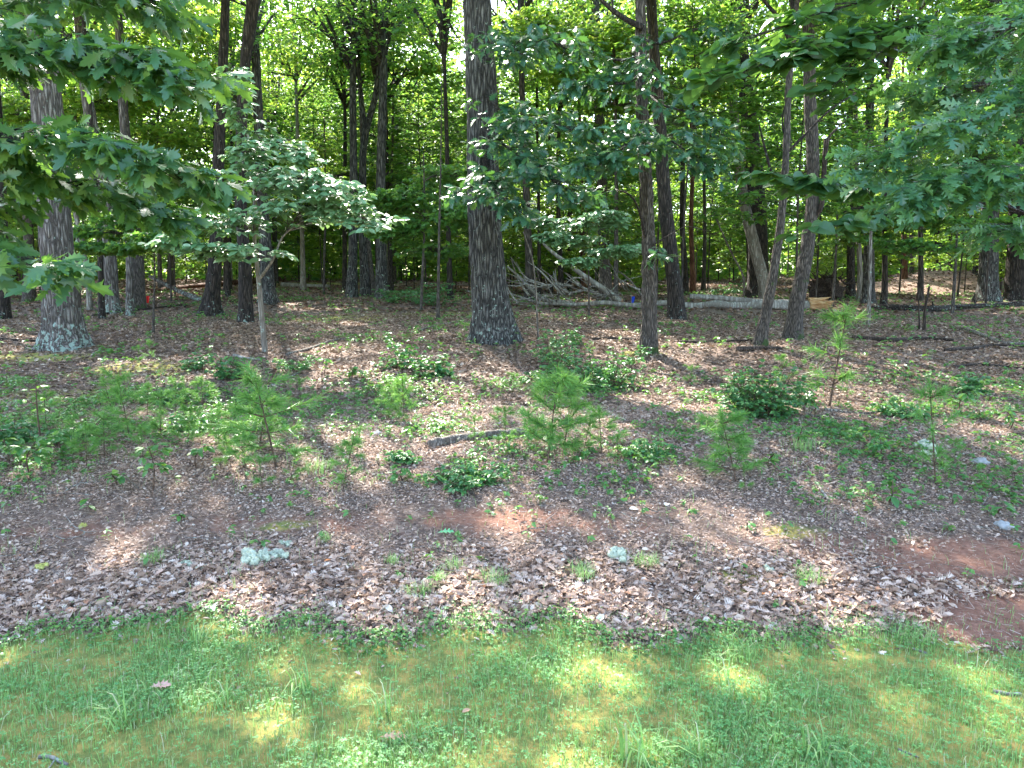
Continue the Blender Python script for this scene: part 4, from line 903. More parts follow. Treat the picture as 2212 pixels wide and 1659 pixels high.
# torn root plate
p = gp(1780, 612); p = np.array([rdir(1780, 612)[0]*27, 27, 0]); p[2] = float(H(p[0], p[1]))
g = Geo(); rng = np.random.default_rng(4)
n_ = 26; th = np.linspace(0, 2*np.pi, n_, endpoint=False)
V = []
for k, f in enumerate((1, .85, .5, .02)):
    for a in th:
        rr = f*(1+.25*rng.normal()*.5); V.append((p[0]+math.cos(a)*.65*rr, p[1]-.12*k+rng.normal()*.08, p[2]+.3+max(-.5, math.sin(a)*.6*rr)))
q = []
for k in range(3):
    for j in range(n_): q.append((k*n_+j, k*n_+(j+1) % n_, (k+1)*n_+(j+1) % n_, (k+1)*n_+j))
g.add(np.array(V), [np.array(q)])
for k in range(40):
    a = rng.uniform(0, 3.14); s0 = p+np.array([math.cos(a)*.6, -.2, .35+math.sin(a)*.5]); e = s0+np.array([math.cos(a)*.5+rng.normal()*.2, rng.normal()*.3, math.sin(a)*.3+rng.normal()*.2])
    tube(g, resample([s0, (s0+e)/2+rng.normal(size=3)*.08, e], 6), np.linspace(.03, .006, 6), 5)
tag(g.obj('root_plate', M['stick_dark'], None, True, p), 'dark upturned root plate of a fallen tree behind the right trunks', 'root plate')

# ------------------------------------------------------------------ small marked things: flags, rocks, lichens, single leaves
for nm, (px, py), mt, lab in (('pin_flag', (317, 668), 'red_flag', 'small red marker flag beside the reddish footed trunk'), ('pin_flag', (1364, 668), 'blue_flag', 'small blue marker flag in front of the fallen silver tree')):
    p = gp(px, py); r_ = empty(nm, p, lab, 'marker flag')
    g = Geo(); tube(g, [p, p+[0, 0, .38]], .005, 5); g.obj('wire', M['wire'], r_, False, p)
    g = Geo(); n_ = 6
    V = [p+[k*.02*(1-j*.15), math.sin(k*1.3)*.02, .38-j*.07] for j in range(4) for k in range(n_)]
    g.add(np.array(V), [np.array([(j*n_+k, j*n_+k+1, (j+1)*n_+k+1, (j+1)*n_+k) for j in range(3) for k in range(n_-1)])]); 
    f = g.obj('flag', M[mt], r_, False, p); s_ = f.modifiers.new('thick', 'SOLIDIFY'); s_.thickness = .004
def lump(g, c, r, flat=.6, amp=.5, fr=3, n=20, seed=0):
    th = np.linspace(0, 2*np.pi, n, endpoint=False); ph = np.linspace(.02, np.pi-.02, n//2)
    T_, P_ = np.meshgrid(th, ph); X = np.sin(P_)*np.cos(T_); Y = np.sin(P_)*np.sin(T_); Z = np.cos(P_)
    k = 1+amp*(vnoise(X*fr+seed+5, Y*fr+5, Z*fr+5)-.5)*2
    V = np.stack([X*k*r, Y*k*r, Z*k*r*flat], -1).reshape(-1, 3)+c
    m_ = len(ph); i_ = np.arange(m_-1)[:, None]*n; j = np.arange(n)[None]; kk = (j+1) % n
    g.add(V, [np.stack([i_+j, i_+n+j, i_+n+kk, i_+kk], -1).reshape(-1, 4)])
for px, py, r, lab in ((2120, 1000, .07, 'pale grey rock half buried at the right edge of the slope'), (2168, 1140, .065, 'grey rock on the bare red soil at the right'), (815, 938, .06, 'flat grey rock left of the rotten log')):
    p = gp(px, py); g = Geo(); lump(g, p+[0, 0, .005], r, .5, .35, 2, 28, px); tag(g.obj('rock', M['rock'], None, True, p), lab, 'rock')
def lichen(px, py, r, lab, n=9, mat='lichen'):
    p = gp(px, py); g = Geo(); rng = np.random.default_rng(px)
    for k in range(n):
        o_ = rng.normal(size=2)*r*.6; q_ = onG(p[0]+o_[0], p[1]+o_[1]*.8, r*.28); lump(g, q_+[0, 0, r*.12], r*rng.uniform(.3, .5), .95, .55, 7, 18, k*7.1)
        m_ = 90; dr = nrm(rng.normal(size=(m_, 3))+[0, 0, .4]); s0 = q_+dr*r*.3; twigs(g, s0, s0+dr*rng.uniform(.005, .014, (m_, 1))+rng.normal(size=(m_, 3))*.004, .0022, .001)
    tag(g.obj('lichen_clump' if mat == 'lichen' else 'fungus', M[mat], None, True, p), lab, 'lichen' if mat == 'lichen' else 'fungus')
lichen(550, 1218, .085, 'largest mint green lichen cushion, on the leaves at the left', 12)
lichen(595, 1205, .055, 'mint lichen cushion joined to the right of the largest one', 7)
lichen(1335, 1208, .07, 'mint lichen cushion on the leaves right of the middle', 11)
lichen(440, 1232, .035, 'small mint lichen tuft left of the largest cushion', 5)
lichen(398, 1226, .04, 'flat mint lichen patch furthest left on the litter', 5)
lichen(615, 1182, .035, 'small lichen tuft up the slope from the joined cushions', 5)
lichen(1080, 945, .06, 'whitish lichen crust on the rotten log', 9)
lichen(1190, 952, .06, 'whitish lichen crust at the right end of the rotten log', 9)
lichen(1990, 970, .09, 'grey green lichen spread among the brush at the right', 8)
lichen(2010, 985, .06, 'smaller grey lichen below the spread in the right brush', 6)
lichen(1655, 1240, .04, 'tiny grey lichen tuft beside the olive moss', 5)
lichen(85, 1232, .035, 'yellow puffy fungus on the leaves at the left', 7, 'sulphur')
lichen(178, 1140, .022, 'small yellow fungus button on the dark soil', 4, 'sulphur')
for px, py, sz, yaw, mt, pr, lab in ((456, 1318, .15, 2.2, 'white_leaf', P_OAK[0], 'large whitish oak leaf lying on the litter'), (348, 1500, .11, .1, 'pink_leaf', P_OAK[2], 'pinkish brown leaf lying on the grass at the left'),
                                      (850, 1606, .12, .2, 'tan_leaf', P_WOAK[1], 'tan lobed leaf lying on yellow moss near the bottom'), (963, 1155, .13, .2, 'green_leaf', P_WOAK[0], 'fresh green oak leaf on the bare soil'),
                                      (1655, 1290, .10, .5, 'orange_leaf', P_WOAK[0], 'orange brown oak leaf on the litter right of the middle'), (1572, 1283, .12, 1.6, 'tan_leaf', P_WOAK[2], 'tan oak leaf pointing up on the litter'),
                                      (710, 1215, .10, 1.1, 'orange_leaf', P_OAK[1], 'rust coloured leaf on the litter left of the grass tufts'), (640, 985, .10, 1.3, 'white_leaf', P_OAK[1], 'greyish leaf standing beside the pine seedlings'),
                                      (1370, 1103, .09, .4, 'white_leaf', P_ELL[1], 'pale grey leaf on the red soil patch'), (1440, 1095, .09, 1.2, 'white_leaf', P_ELL[0], 'pale grey curled leaf right of the red soil patch'),
                                      (1695, 1165, .13, .3, 'tan_leaf', P_WOAK[1], 'light brown lobed leaf beside the olive moss'), (1008, 1552, .05, .6, 'tan_leaf', P_ELL[2], 'small curled leaf low in the middle of the grass')):
    p = gp(px, py); g = Geo(); D = np.array([[math.cos(yaw), math.sin(yaw), .12]])
    scatter(g, pr, np.array([p+[-math.cos(yaw)*sz/2, -math.sin(yaw)*sz/2, .035 if py > 1400 else .02]]), frames(D, np.array([[0, -.25, 1.]])), np.array([sz]))
    o = g.obj('fallen_leaf', M[mt], None, False, p); tag(o, lab, 'leaf'); s_ = o.modifiers.new('thick', 'SOLIDIFY'); s_.thickness = .0006

# ------------------------------------------------------------------ pine seedlings
def pine_mesh(seed, nwh, dens=1.0, sparse=False):
    """height 1"""
    rng = np.random.default_rng(seed); wg, g = Geo(), Geo()
    lean = rng.normal(size=2)*.13; st = resample([[0, 0, -.05], [lean[0]*.4, lean[1]*.4, .4], [lean[0], lean[1], 1.0]], 12); tube(wg, st, np.linspace(.011, .004, 12), 6)
    S0, S1 = [], []
    def tuft(a, b, n, L):
        t = rng.random((n, 1)); p_ = a+(b-a)*t; ax = nrm(b-a)
        d = nrm(rng.normal(size=(n, 3))*.8+ax*1.1); 
        e = p_+d*L*rng.uniform(.7, 1.1, (n, 1))-np.array([0, 0, L*.12]); S0.append(p_); S1.append(e)
    for k in range(nwh):
        z = .24+.68*k/max(1, nwh-1)*.95+rng.normal()*.03; L = (.40 if not sparse else .30)*(1.1-z*.6)*rng.uniform(.75, 1.15)
        nb = rng.integers(3, 6)
        for j in range(nb):
            a = 6.283*j/nb+rng.normal()*.5+k; b = np.array([lean[0]*z, lean[1]*z, z]); l_ = L*rng.uniform(.5, 1.2); e = b+np.array([math.cos(a)*l_, math.sin(a)*l_, l_*rng.uniform(.0, .9)])
            tube(wg, resample([b, (b+e)/2-[0, 0, .01], e], 5), np.linspace(.006, .003, 5), 4)
            tuft(b+(e-b)*.4, e+(e-b)*.08, int(130*dens*rng.uniform(.5, 1.3)), .17)
    tuft(st[-3], st[-1]+[0, 0, .04], int(150*dens), .16)
    tuft(st[6], st[-1], int(50*dens), .12)
    A = np.concatenate(S0); B = np.concatenate(S1); n = len(A)
    s_ = nrm(np.cross(B-A, rng.normal(size=(n, 3))))*.0042
    V = np.stack([A-s_, A+s_, B], 1).reshape(-1, 3); g.add(V, [np.arange(3*n).reshape(-1, 3)])
    return wg.mesh('stem', M['stem']), g.mesh('needles', M['pine'])
PN = [pine_mesh(301, 4), pine_mesh(302, 3), pine_mesh(303, 5, .9), pine_mesh(304, 3, .55, True), pine_mesh(305, 2, .9), pine_mesh(306, 4, .8), pine_mesh(307, 3, 1.1), pine_mesh(308, 5, .7), pine_mesh(309, 4, .6, True), pine_mesh(310, 2, 1.1)]
def pine(px, py, hpx, k, lab):
    p = gp(px, py); h_ = hpx/F*p[1]*1.02; r_ = empty('pine_seedling', p, lab, 'pine seedling', 'pine seedlings on the slope')
    a = rnd.uniform(0, 6.28); k += rnd.choice([0, 5]); w_ = h_*rnd.uniform(.85, 1.35); sc_ = (w_, w_*rnd.uniform(.85, 1.1), h_); mk('stem', PN[k][0], r_, (0, 0, 0), a, sc_); mk('needles', PN[k][1], r_, (0, 0, 0), a, sc_)
for a in ((282, 950, 135, 2, 'tall thin pine seedling behind the left leafy shoots'), (318, 900, 70, 3, 'small pine seedling behind the tall thin one at the left'), (347, 945, 95, 1, 'pine seedling right of the tall thin one at the left'),
          (598, 1010, 190, 2, 'tallest bushy pine seedling left of the middle'), (530, 1030, 95, 1, 'low pine seedling at the left foot of the tallest bushy one'), (567, 1062, 75, 4, 'lowest pine seedling in front of the tallest bushy one'),
          (625, 1050, 75, 4, 'small pine seedling at the right foot of the tallest bushy one'), (187, 1010, 95, 1, 'bushy pine seedling right of the bright leaf cluster at the left'), (225, 990, 90, 0, 'pine seedling between the bushy one and the tall thin one'),
          (473, 965, 80, 1, 'pine seedling left of the tallest bushy group, up the slope'), (523, 980, 70, 4, 'short pine seedling just behind the low bushy group'), (403, 965, 85, 0, 'pine seedling beside the small two toned shoot'),
          (837, 910, 80, 3, 'left one of two small pine seedlings above the rotten log'), (873, 912, 92, 0, 'darker right one of two small pine seedlings above the rotten log'),
          (1182, 1000, 195, 2, 'tallest pine seedling in the middle, over the blackened stub'), (1217, 980, 150, 0, 'pine seedling right behind the tallest in the middle'), (1094, 965, 80, 1, 'pine seedling standing over the rotten log'),
          (1027, 958, 55, 4, 'tiny pine seedling on the rotten log'), (1300, 985, 100, 1, 'bushy pine seedling right of the middle pair'), (1258, 985, 80, 4, 'low pine seedling between the middle pair and the bushy one'), (1335, 1000, 60, 4, 'low pine seedling furthest right of the middle group'),
          (1107, 852, 45, 4, 'little pine seedling up the slope below the thickest oak'), (1319, 842, 34, 4, 'little pine seedling by the dark shrub'), (1592, 1044, 145, 0, 'fuzzy pine seedling below the round shrub'),
          (1608, 1072, 65, 4, 'low pine seedling in front of the fuzzy one below the round shrub'), (2022, 1052, 215, 3, 'tall sparse pine seedling near the right edge'), (2125, 1060, 50, 4, 'low pine seedling right of the tall sparse one'),
          (2196, 1050, 52, 4, 'low pine seedling cut by the right edge'), (1492, 834, 42, 4, 'little pine seedling in the sunny patch right of the slender trunk'), (1000, 742, 42, 4, 'pine seedling touching the left foot of the thickest oak'),
          (1098, 738, 34, 4, 'pine seedling at the right foot of the thickest oak'), (1790, 880, 205, 3, 'bright sunlit pine seedling in front of the split log end'), (1745, 800, 45, 4, 'small bright pine seedling left of the sunlit tall one'),
          (1830, 860, 50, 4, 'low yellow green pine seedling right of the sunlit tall one'), (300, 792, 40, 4, 'tiny pine seedling near the left oak'), (335, 785, 45, 4, 'tiny pine seedling right of the other near the left oak'),
          (1690, 830, 60, 1, 'soft pine seedling right above the round shrub'), (770, 985, 60, 3, 'faint pine seedling left of the rotten log'), (740, 1060, 110, 3, 'grassy looking pine seedling right of the tallest bushy group'), (100, 930, 80, 1, 'pine seedling behind the tall leafy shoot'),
          (650, 880, 60, 4, 'pine seedling up the slope behind the tallest bushy one'), (1240, 880, 60, 4, 'pine seedling under the dark shrub'), (380, 905, 80, 0, 'pale pine seedling in the thick of the left group'), (440, 890, 70, 1, 'feathery pine seedling at the back of the left group'),
          (250, 915, 95, 3, 'sparse pine seedling left of the tall thin one'), (500, 1010, 85, 0, 'soft pine seedling in front left of the tallest bushy one'), (310, 1000, 75, 1, 'low pine seedling behind the grey stemmed leafy one'), (150, 980, 80, 3, 'thin pine seedling above the bright left cluster'),
          (560, 960, 100, 0, 'pine seedling rising behind the low bushy group'), (1560, 1010, 70, 1, 'faint pine seedling left of the fuzzy one'), (2060, 1010, 60, 1, 'pine seedling right of the tall sparse one'), (1150, 960, 70, 0, 'small pine seedling against the blackened stub')):
    pine(*a)

# ------------------------------------------------------------------ leafy seedlings and shrubs
def seedling(px, py, hpx, lab, size=.09, nl=12, mat='herb', protos=P_ELL, spread=.35, name='leafy_seedling', cat='seedling', group='leafy seedlings'):
    p = gp(px, py); h_ = hpx/F*p[1]; rng = np.random.default_rng(px*3+py); r_ = empty(name, p, lab, cat, group)
    wg, g = Geo(), Geo(); st = resample([[0, 0, -.03], [rng.normal()*.04*h_, rng.normal()*.04, h_*.5], [rng.normal()*.1*h_, rng.normal()*.08, h_*.92]], 10); tube(wg, st, np.linspace(.006, .003, 10)*(1+h_), 6)
    T_, O_ = [], []
    for k in range(nl):
        t = rng.uniform(.45, 1); b = st[min(9, int(t*9))]; a = rng.uniform(0, 6.28); L = h_*spread*rng.uniform(.2, 1)*(1.3-t*.6)
        e = b+np.array([math.cos(a)*L, math.sin(a)*L, L*.45]); T_.append(e); O_.append([math.cos(a), math.sin(a), 0]); twigs(wg, b[None], e[None], .003, .0015)
    whorls(g, protos, np.array(T_), np.array(O_, float), size, 4, rng, .35, .3)
    wg.obj('stem', M['stem'], r_, True); g.obj('leaves', M[mat], r_)
for a in ((90, 965, 150, 'tall leafy shoot on a bare stem at the left edge', .08, 8), (68, 1035, 100, 'bright yellow green leafy cluster at the left edge', .09, 12), (20, 1000, 60, 'leafy seedling cut by the left edge', .08, 9), (330, 1062, 115, 'bright leafy seedling on a short grey stem left of the pines', .085, 16),
          (425, 1012, 50, 'small shoot with a few broad pale and dark leaves', .09, 4), (1918, 1085, 55, 'five leaved bright seedling on the right slope', .10, 4), (200, 1100, 25, 'tiny seedling low on the left slope', .07, 2), (1840, 985, 24, 'two leaved seedling by the sunlit litter at the right', .10, 1),
          (140, 985, 60, 'leafy seedling right of the bright left cluster', .075, 10), (255, 1052, 40, 'low seedling left of the grey stemmed one', .075, 6), (700, 810, 40, 'seedling in the sunny litter below the sapling', .09, 6), (760, 820, 35, 'pale leaved seedling left of the middle shrubs', .10, 6),
          (2155, 1112, 22, 'small star shaped seedling near the right rock', .08, 2), (1615, 1148, 22, 'tiny seedling on the soil right of the middle', .05, 3), (870, 1245, 20, 'tiny green seedling on the litter', .05, 2), (390, 1130, 22, 'flat seedling on the left bare soil', .06, 3),
          (1490, 1110, 22, 'tiny pair leaved seedling on the middle soil', .05, 2), (1720, 960, 45, 'light grassy leaved seedling below the brush', .08, 6), (1760, 900, 45, 'leafy seedling right of the round shrub', .08, 8), (1250, 1000, 30, 'low seedling at the foot of the middle pines', .06, 8),
          (2080, 900, 60, 'broad leaved seedling in the right brush', .10, 8), (2180, 930, 45, 'leafy seedling at the right edge of the brush', .09, 7), (490, 905, 40, 'low seedling between the pine groups', .08, 8), (220, 880, 35, 'shaded seedling below the left oak', .08, 6),
          (1660, 1010, 35, 'leafy seedling right of the fuzzy pine', .07, 6), (1910, 1000, 50, 'upright light seedling in the right brush', .07, 6), (545, 905, 45, 'broad leaved seedling behind the tallest bushy pine', .09, 8), (870, 1035, 40, 'shoot left of the low green shrub', .08, 5)):
    seedling(*a)
def shrub(px, py, wpx, hpx, lab, n=90, size=.045, mat='berry', group='low green shrubs', per=5):
    p = gp(px, py); s_ = p[1]/F; W, Hh = wpx*s_/2, hpx*s_; rng = np.random.default_rng(px+py*7); r_ = empty('shrub', p, lab, 'shrub', group)
    wg, g = Geo(), Geo(); tips = []; outs = []
    ns = max(6, n//9)
    for k in range(ns):
        a = rng.uniform(0, 6.28); rr = math.sqrt(rng.random()); b = np.array([math.cos(a)*W*.45*rr, math.sin(a)*W*.35*rr, 0]); b[2] = float(H(p[0]+b[0], p[1]+b[1]))-p[2]-.02
        e = b+np.array([math.cos(a)*W*.85*rng.random(), math.sin(a)*W*.6*rng.random(), Hh*rng.uniform(.3, 1.15)*(1-.2*rr)])
        c = resample([b, (b+e)/2+rng.normal(size=3)*.02, e], 8); tube(wg, c, np.linspace(.006, .002, 8), 5)
        for j in range(max(3, n//ns)):
            t = rng.uniform(.3, 1); q_ = c[int(t*7)]; o_ = nrm(rng.normal(size=3)*[1, 1, .4]); tip = q_+o_*rng.uniform(.03, .13)*Hh*2.2; tip[2] = max(tip[2], .03)
            tips.append(tip); outs.append(o_); twigs(wg, q_[None], tip[None], .0022, .001)
    whorls(g, P_ELL, np.array(tips), np.array(outs), size, per, rng, .2, .5)
    wg.obj('stems', M['stem'], r_, True); g.obj('leaves', M[mat], r_)
for a in ((1640, 900, 165, 125, 'round dark green shrub right of the middle', 620, .065), (1290, 838, 190, 95, 'broad dark shrub below the slender brown trunk', 480, .065), (1200, 790, 130, 90, 'sunflecked shrub right of the thickest oak foot', 200, .06), (1170, 830, 110, 50, 'small shrub left of the broad dark one', 120, .055),
          (1000, 1048, 190, 55, 'low bright green shrub in front of the rotten log', 230, .05), (875, 1000, 65, 45, 'small leafy shrub at the left end of the rotten log', 80, .05), (640, 800, 100, 40, 'glossy low shrub below the thin sapling', 120, .05), (870, 800, 120, 85, 'loose leafy shrub in the middle of the litter', 110, .08),
          (945, 815, 90, 60, 'leafy shrub left of the oak foot in the sun', 90, .085), (480, 820, 90, 80, 'open shrub right of the left oak', 90, .075), (430, 800, 70, 60, 'small shrub nearest the left oak on its right', 60, .07), (2085, 850, 100, 60, 'shrub on the brushy slope near the right edge', 110, .08), (1730, 870, 90, 60, 'shrub touching the right side of the round one', 120, .05),
          (1400, 990, 120, 45, 'low shrub right of the middle pines', 140, .05), (1225, 745, 90, 45, 'pale flecked shrub left of the slender trunk', 100, .07), (1385, 770, 40, 30, 'small plant at the mossy foot of the slender trunk', 40, .06), (30, 960, 110, 60, 'leafy shrub behind the bright cluster at the left edge', 120, .07),
          (160, 950, 110, 50, 'leafy shrub behind the left pine seedlings', 110, .06), (430, 930, 120, 50, 'sparse shrub among the left pines', 110, .06), (350, 870, 110, 50, 'pale green low shrub up the left slope', 110, .06), (1960, 900, 130, 50, 'sprawling shrub under the bare branches', 120, .06),
          (560, 870, 90, 40, 'low shrub above the tallest bushy pine', 80, .07), (1560, 640, 90, 35, 'sunlit plant between the fallen silver logs', 90, .1), (1610, 622, 70, 40, 'pale sunlit plant behind the fallen silver logs', 80, .1), (870, 655, 120, 45, 'yellow green bush left of the oak in the far sun', 150, .1), (930, 660, 100, 60, 'bush of dark glossy leaves tight left of the oak', 180, .1)):
    shrub(*a)

# ------------------------------------------------------------------ ground cover
def region_pts(rng, n, ylo, yhi, xf=.74, xa=.8):
    y = np.sqrt(rng.uniform(ylo**2, yhi**2, n)); x = rng.uniform(-1, 1, n)*(xf*y+xa); return x, y
def slopeN(x, y):
    e = .05; gx = (H(x+e, y)-H(x-e, y))/(2*e); gy = (H(x, y+e)-H(x, y-e))/(2*e); return nrm(np.stack([-gx, -gy, np.ones_like(gx)], 1))
rng = np.random.default_rng(21)
# litter, near: curled lobed leaves
P_LIT = []
for ol in (OAKL, WOAK, OAKL, [(0, .01, 0), (.3, .2, .3), (.7, .17, .7), (1, .01, 1)]):
    for f, c, tw in ((.35, .3, .3), (-.3, .4, -.35), (.7, -.2, .2)): P_LIT.append(leaf_proto([(a_, b_*1.4, c_) for a_, b_, c_ in ol], f, c, tw))
def litter(n, ylo, yhi, smin, smax, protos, mat, label, tilt, lift, g=None):
    x, y = region_pts(rng, n, ylo, yhi)
    e = edge_y(x)
    band = np.exp(-((y-e-.45)/.5)**2)
    dens = .22+.75*vnoise(x*1.3, y*1.3)+.8*band-1.0*clay_f(x, y)-.5*np.clip(moss_f(x, y)*(y > e), 0, 1)
    dens = np.where(y > 6.2, dens+.35, dens)
    dens = np.where(y < e, .010+.30*np.clip((y-e+.30)/.30, 0, 1)**2, dens)
    k = rng.random(n) < dens; x, y = x[k], y[k]; n = len(x)
    a = rng.uniform(0, 6.28, n); tilt = tilt*np.where(rng.random((n, 1)) < .72, .5, 1.5); N_ = slopeN(x, y)+rng.normal(size=(n, 3))*tilt; D = np.stack([np.cos(a), np.sin(a), rng.normal(size=n)*tilt[:, 0]*.7], 1)
    sc = rng.uniform(0, 1, n)**1.9*(smax-smin)+smin
    if yhi < 10:
        ee = edge_y(x); sc = sc*(.55+.75*np.exp(-((y-ee-.35)/.6)**2)+.28*np.clip((y-6.3)/1.5, 0, 1))
    pile = lift*(rng.random(n))*(.5+1.2*np.exp(-((y-edge_y(x)-.4)/.4)**2))
    P = np.stack([x, y, H(x, y)+.004+pile], 1)-nrm(D)*sc[:, None]*.5
    gg = Geo(); put(gg, protos, P, D, N_, sc, rng); o = gg.obj('leaf_litter', M[mat]); tag(o, label, 'leaf litter', kind='stuff')
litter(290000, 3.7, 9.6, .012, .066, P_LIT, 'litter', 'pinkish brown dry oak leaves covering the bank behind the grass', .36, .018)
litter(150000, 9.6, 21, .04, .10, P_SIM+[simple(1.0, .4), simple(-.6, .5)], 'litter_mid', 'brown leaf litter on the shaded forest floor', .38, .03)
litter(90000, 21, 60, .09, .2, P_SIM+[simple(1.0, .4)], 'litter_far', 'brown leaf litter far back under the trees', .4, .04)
# fine twigs and straw
n = 170000; x, y = region_pts(rng, n, 4.2, 11); k = (y > edge_y(x)) & (rng.random(n) < .75); x, y = x[k], y[k]; n = len(x)
L = rng.uniform(.012, .06, n)*np.where(rng.random(n) < .06, 3, 1); a = rng.uniform(0, 6.28, n)
A = np.stack([x, y, H(x, y)+rng.uniform(.003, .03, n)], 1); B = A+np.stack([np.cos(a)*L, np.sin(a)*L, rng.normal(size=n)*L*.22], 1)
g = Geo(); s_ = nrm(np.cross(B-A, np.array([0, 0, 1.])+rng.normal(size=(n, 3))*.3))*rng.uniform(.0008, .0022, (n, 1))
g.add(np.stack([A-s_, A+s_, B+s_, B-s_], 1).reshape(-1, 3), [np.arange(4*n).reshape(-1, 4)])
tag(g.obj('twig_debris', M['debris']), 'fine twigs, straw and needles strewn over the bank', 'debris', kind='stuff')
# larger brush twigs on the right and through the wood
n = 5200; x, y = region_pts(rng, n, 4.6, 26); brush = G2(x, y, *gp(2100, 860)[:2], 2.6, 2.2)
k = (y > edge_y(x)) & (rng.random(n) < .28+.9*brush); x, y = x[k], y[k]; n = len(x)
L = rng.uniform(.12, .55, n); a = rng.uniform(0, 6.28, n); A = np.stack([x, y, H(x, y)+.02], 1); xe, ye = x+np.cos(a)*L, y+np.sin(a)*L
B = np.stack([xe, ye, H(xe, ye)+rng.uniform(.01, .09, n)], 1); m_ = (A+B)/2+rng.normal(size=(n, 3))*.025*np.array([1, 1, .4])+[0, 0, .015]
g = Geo(); r_a = rng.uniform(.0025, .006, n); twigs(g, A, m_, r_a, r_a*.8); twigs(g, m_, B, r_a*.8, r_a*.4)
tag(g.obj('dead_twigs', M['stick']), 'thin dead twigs lying over the litter', 'twigs', kind='stuff')
# green herbs
def herbs(n, centers, base_p, label, size, hgt, ylo, yhi, per, mat, protos, nm='ground_cover'):
    x, y = region_pts(rng, n, ylo, yhi); m_ = base_p*vnoise(x*1.1+3, y*1.1)**3*4
    for (px, py, sx, sy, amt) in centers:
        c = gp(px, py); m_ = np.maximum(m_, amt*.8*G2(x, y, c[0], c[1], sx, sy)*np.clip(vnoise(x*2.3+11, y*2.3)*2.6-.75, 0, 1))
    m_ = m_*np.clip((y-5.6)/1.1, .06, 1); k = (rng.random(n) < m_) & (y > edge_y(x)-.1); x, y = x[k], y[k]; n = len(x)
    P = np.stack([x, y, H(x, y)], 1); h_ = rng.uniform(.3, 1, n)*hgt; top = P+np.stack([rng.normal(size=n)*.02, rng.normal(size=n)*.02, h_], 1)
    g = Geo(); whorls(g, protos, top, np.tile([1., 0, 0], (n, 1))*rng.choice([-1, 1], (n, 1)), size, per, rng, .25, .35)
    whorls(g, protos, P*.5+top*.5, np.tile([0., 1, 0], (n, 1)), size*.8, 2, rng, .25, .35)
    A = P; B = top; s_ = np.array([.0012, 0, 0]); g.add(np.stack([A-s_, A+s_, B+s_, B-s_], 1).reshape(-1, 3), [np.arange(4*n).reshape(-1, 4)])
    tag(g.obj(nm, M[mat]), label, 'ground cover', kind='stuff')
CC = [(150, 930, 1.1, .5, .9), (430, 930, 1.3, .6, .9), (60, 1000, .5, .3, .9), (560, 1000, .5, .35, .6), (1100, 990, 1.0, .35, .7), (1330, 990, .7, .35, .8), (960, 1040, .8, .2, .7), (1750, 930, 1.0, .6, .5), (2080, 900, 1.0, .8, .5), (1280, 800, 1.2, .8, .7),
      (880, 830, 1.0, .7, .6), (420, 860, 1.3, .8, .5), (620, 800, .9, .6, .4), (960, 720, 1.2, .9, .4), (1150, 720, 1.2, 1, .5)]
herbs(42000, CC, .17, 'low green herbs and tree seedlings over the bank', .05, .10, 4.4, 11.5, 4, 'herb', P_ELL)
herbs(22000, [(700, 625, 4, 2.5, .9), (900, 640, 2.5, 2, .8), (1560, 640, 2, 1.2, .6), (1950, 640, 3, 1.5, .4)], .22, 'patchy green plants on the forest floor', .075, .15, 11.5, 34, 4, 'herb', P_SIM)
# grass
def blades(n, xs_, ys_, hlo, hhi, wd, mat, name, label, kind='stuff', lean=.5, origin=(0, 0, 0), parent=None, zf=True):
    x, y = xs_, ys_; n = len(x); z = H(x, y) if zf else np.zeros(n); a = rng.uniform(0, 6.28, n); L = rng.uniform(hlo, hhi, n); ln = rng.uniform(.1, 1, n)*lean
    d = np.stack([np.cos(a), np.sin(a), np.zeros(n)], 1); s_ = np.stack([-np.sin(a), np.cos(a), np.zeros(n)], 1)*(wd*rng.uniform(.6, 1.3, n))[:, None]
    P0 = np.stack([x, y, z-.003], 1); up = np.array([0, 0, 1.])
    P1 = P0+up*(L*.5)[:, None]+d*(L*ln*.22)[:, None]; P2 = P0+up*(L*.86*(1-.25*ln))[:, None]+d*(L*ln*.6)[:, None]; P3 = P0+up*(L*(1-.5*ln))[:, None]+d*(L*ln*1.05)[:, None]
    V = np.stack([P0-s_, P0+s_, P1-s_*.9, P1+s_*.9, P2-s_*.6, P2+s_*.6, P3], 1).reshape(-1, 3); o_ = (np.arange(n)*7)[:, None, None]
    q = np.array([[0, 1, 3, 2], [2, 3, 5, 4]]); t = np.array([[4, 5, 6]])
    return V, [(q[None]+o_).reshape(-1, 4), (t[None]+o_).reshape(-1, 3)]
def verge(n, lo=2.3):
    y = rng.uniform(lo, 4.85, n); x = rng.uniform(-1, 1, n)*(.74*y+.9)
    gpatch = vnoise(x*1.6+2, y*2.2+5); k = (y < edge_y(x)+rng.normal(size=n)*.13) & (rng.random(n) < .10+1.0*gpatch**1.2*(1-.8*np.clip((vnoise(x*2.6+9, y*4.4)-.42)*4, 0, 1)))
    return x[k], y[k]
g = Geo(); x, y = verge(280000); V, Fs = blades(0, x, y, .018, .062, .0015, None, '', ''); g.add(V, Fs)
x, y = verge(9000); V, Fs = blades(0, x, y, .06, .13, .0019, None, '', '', lean=.9); g.add(V, Fs)
tag(g.obj('grass', M['grass']), 'short patchy grass of the verge in the foreground', 'grass', kind='stuff')
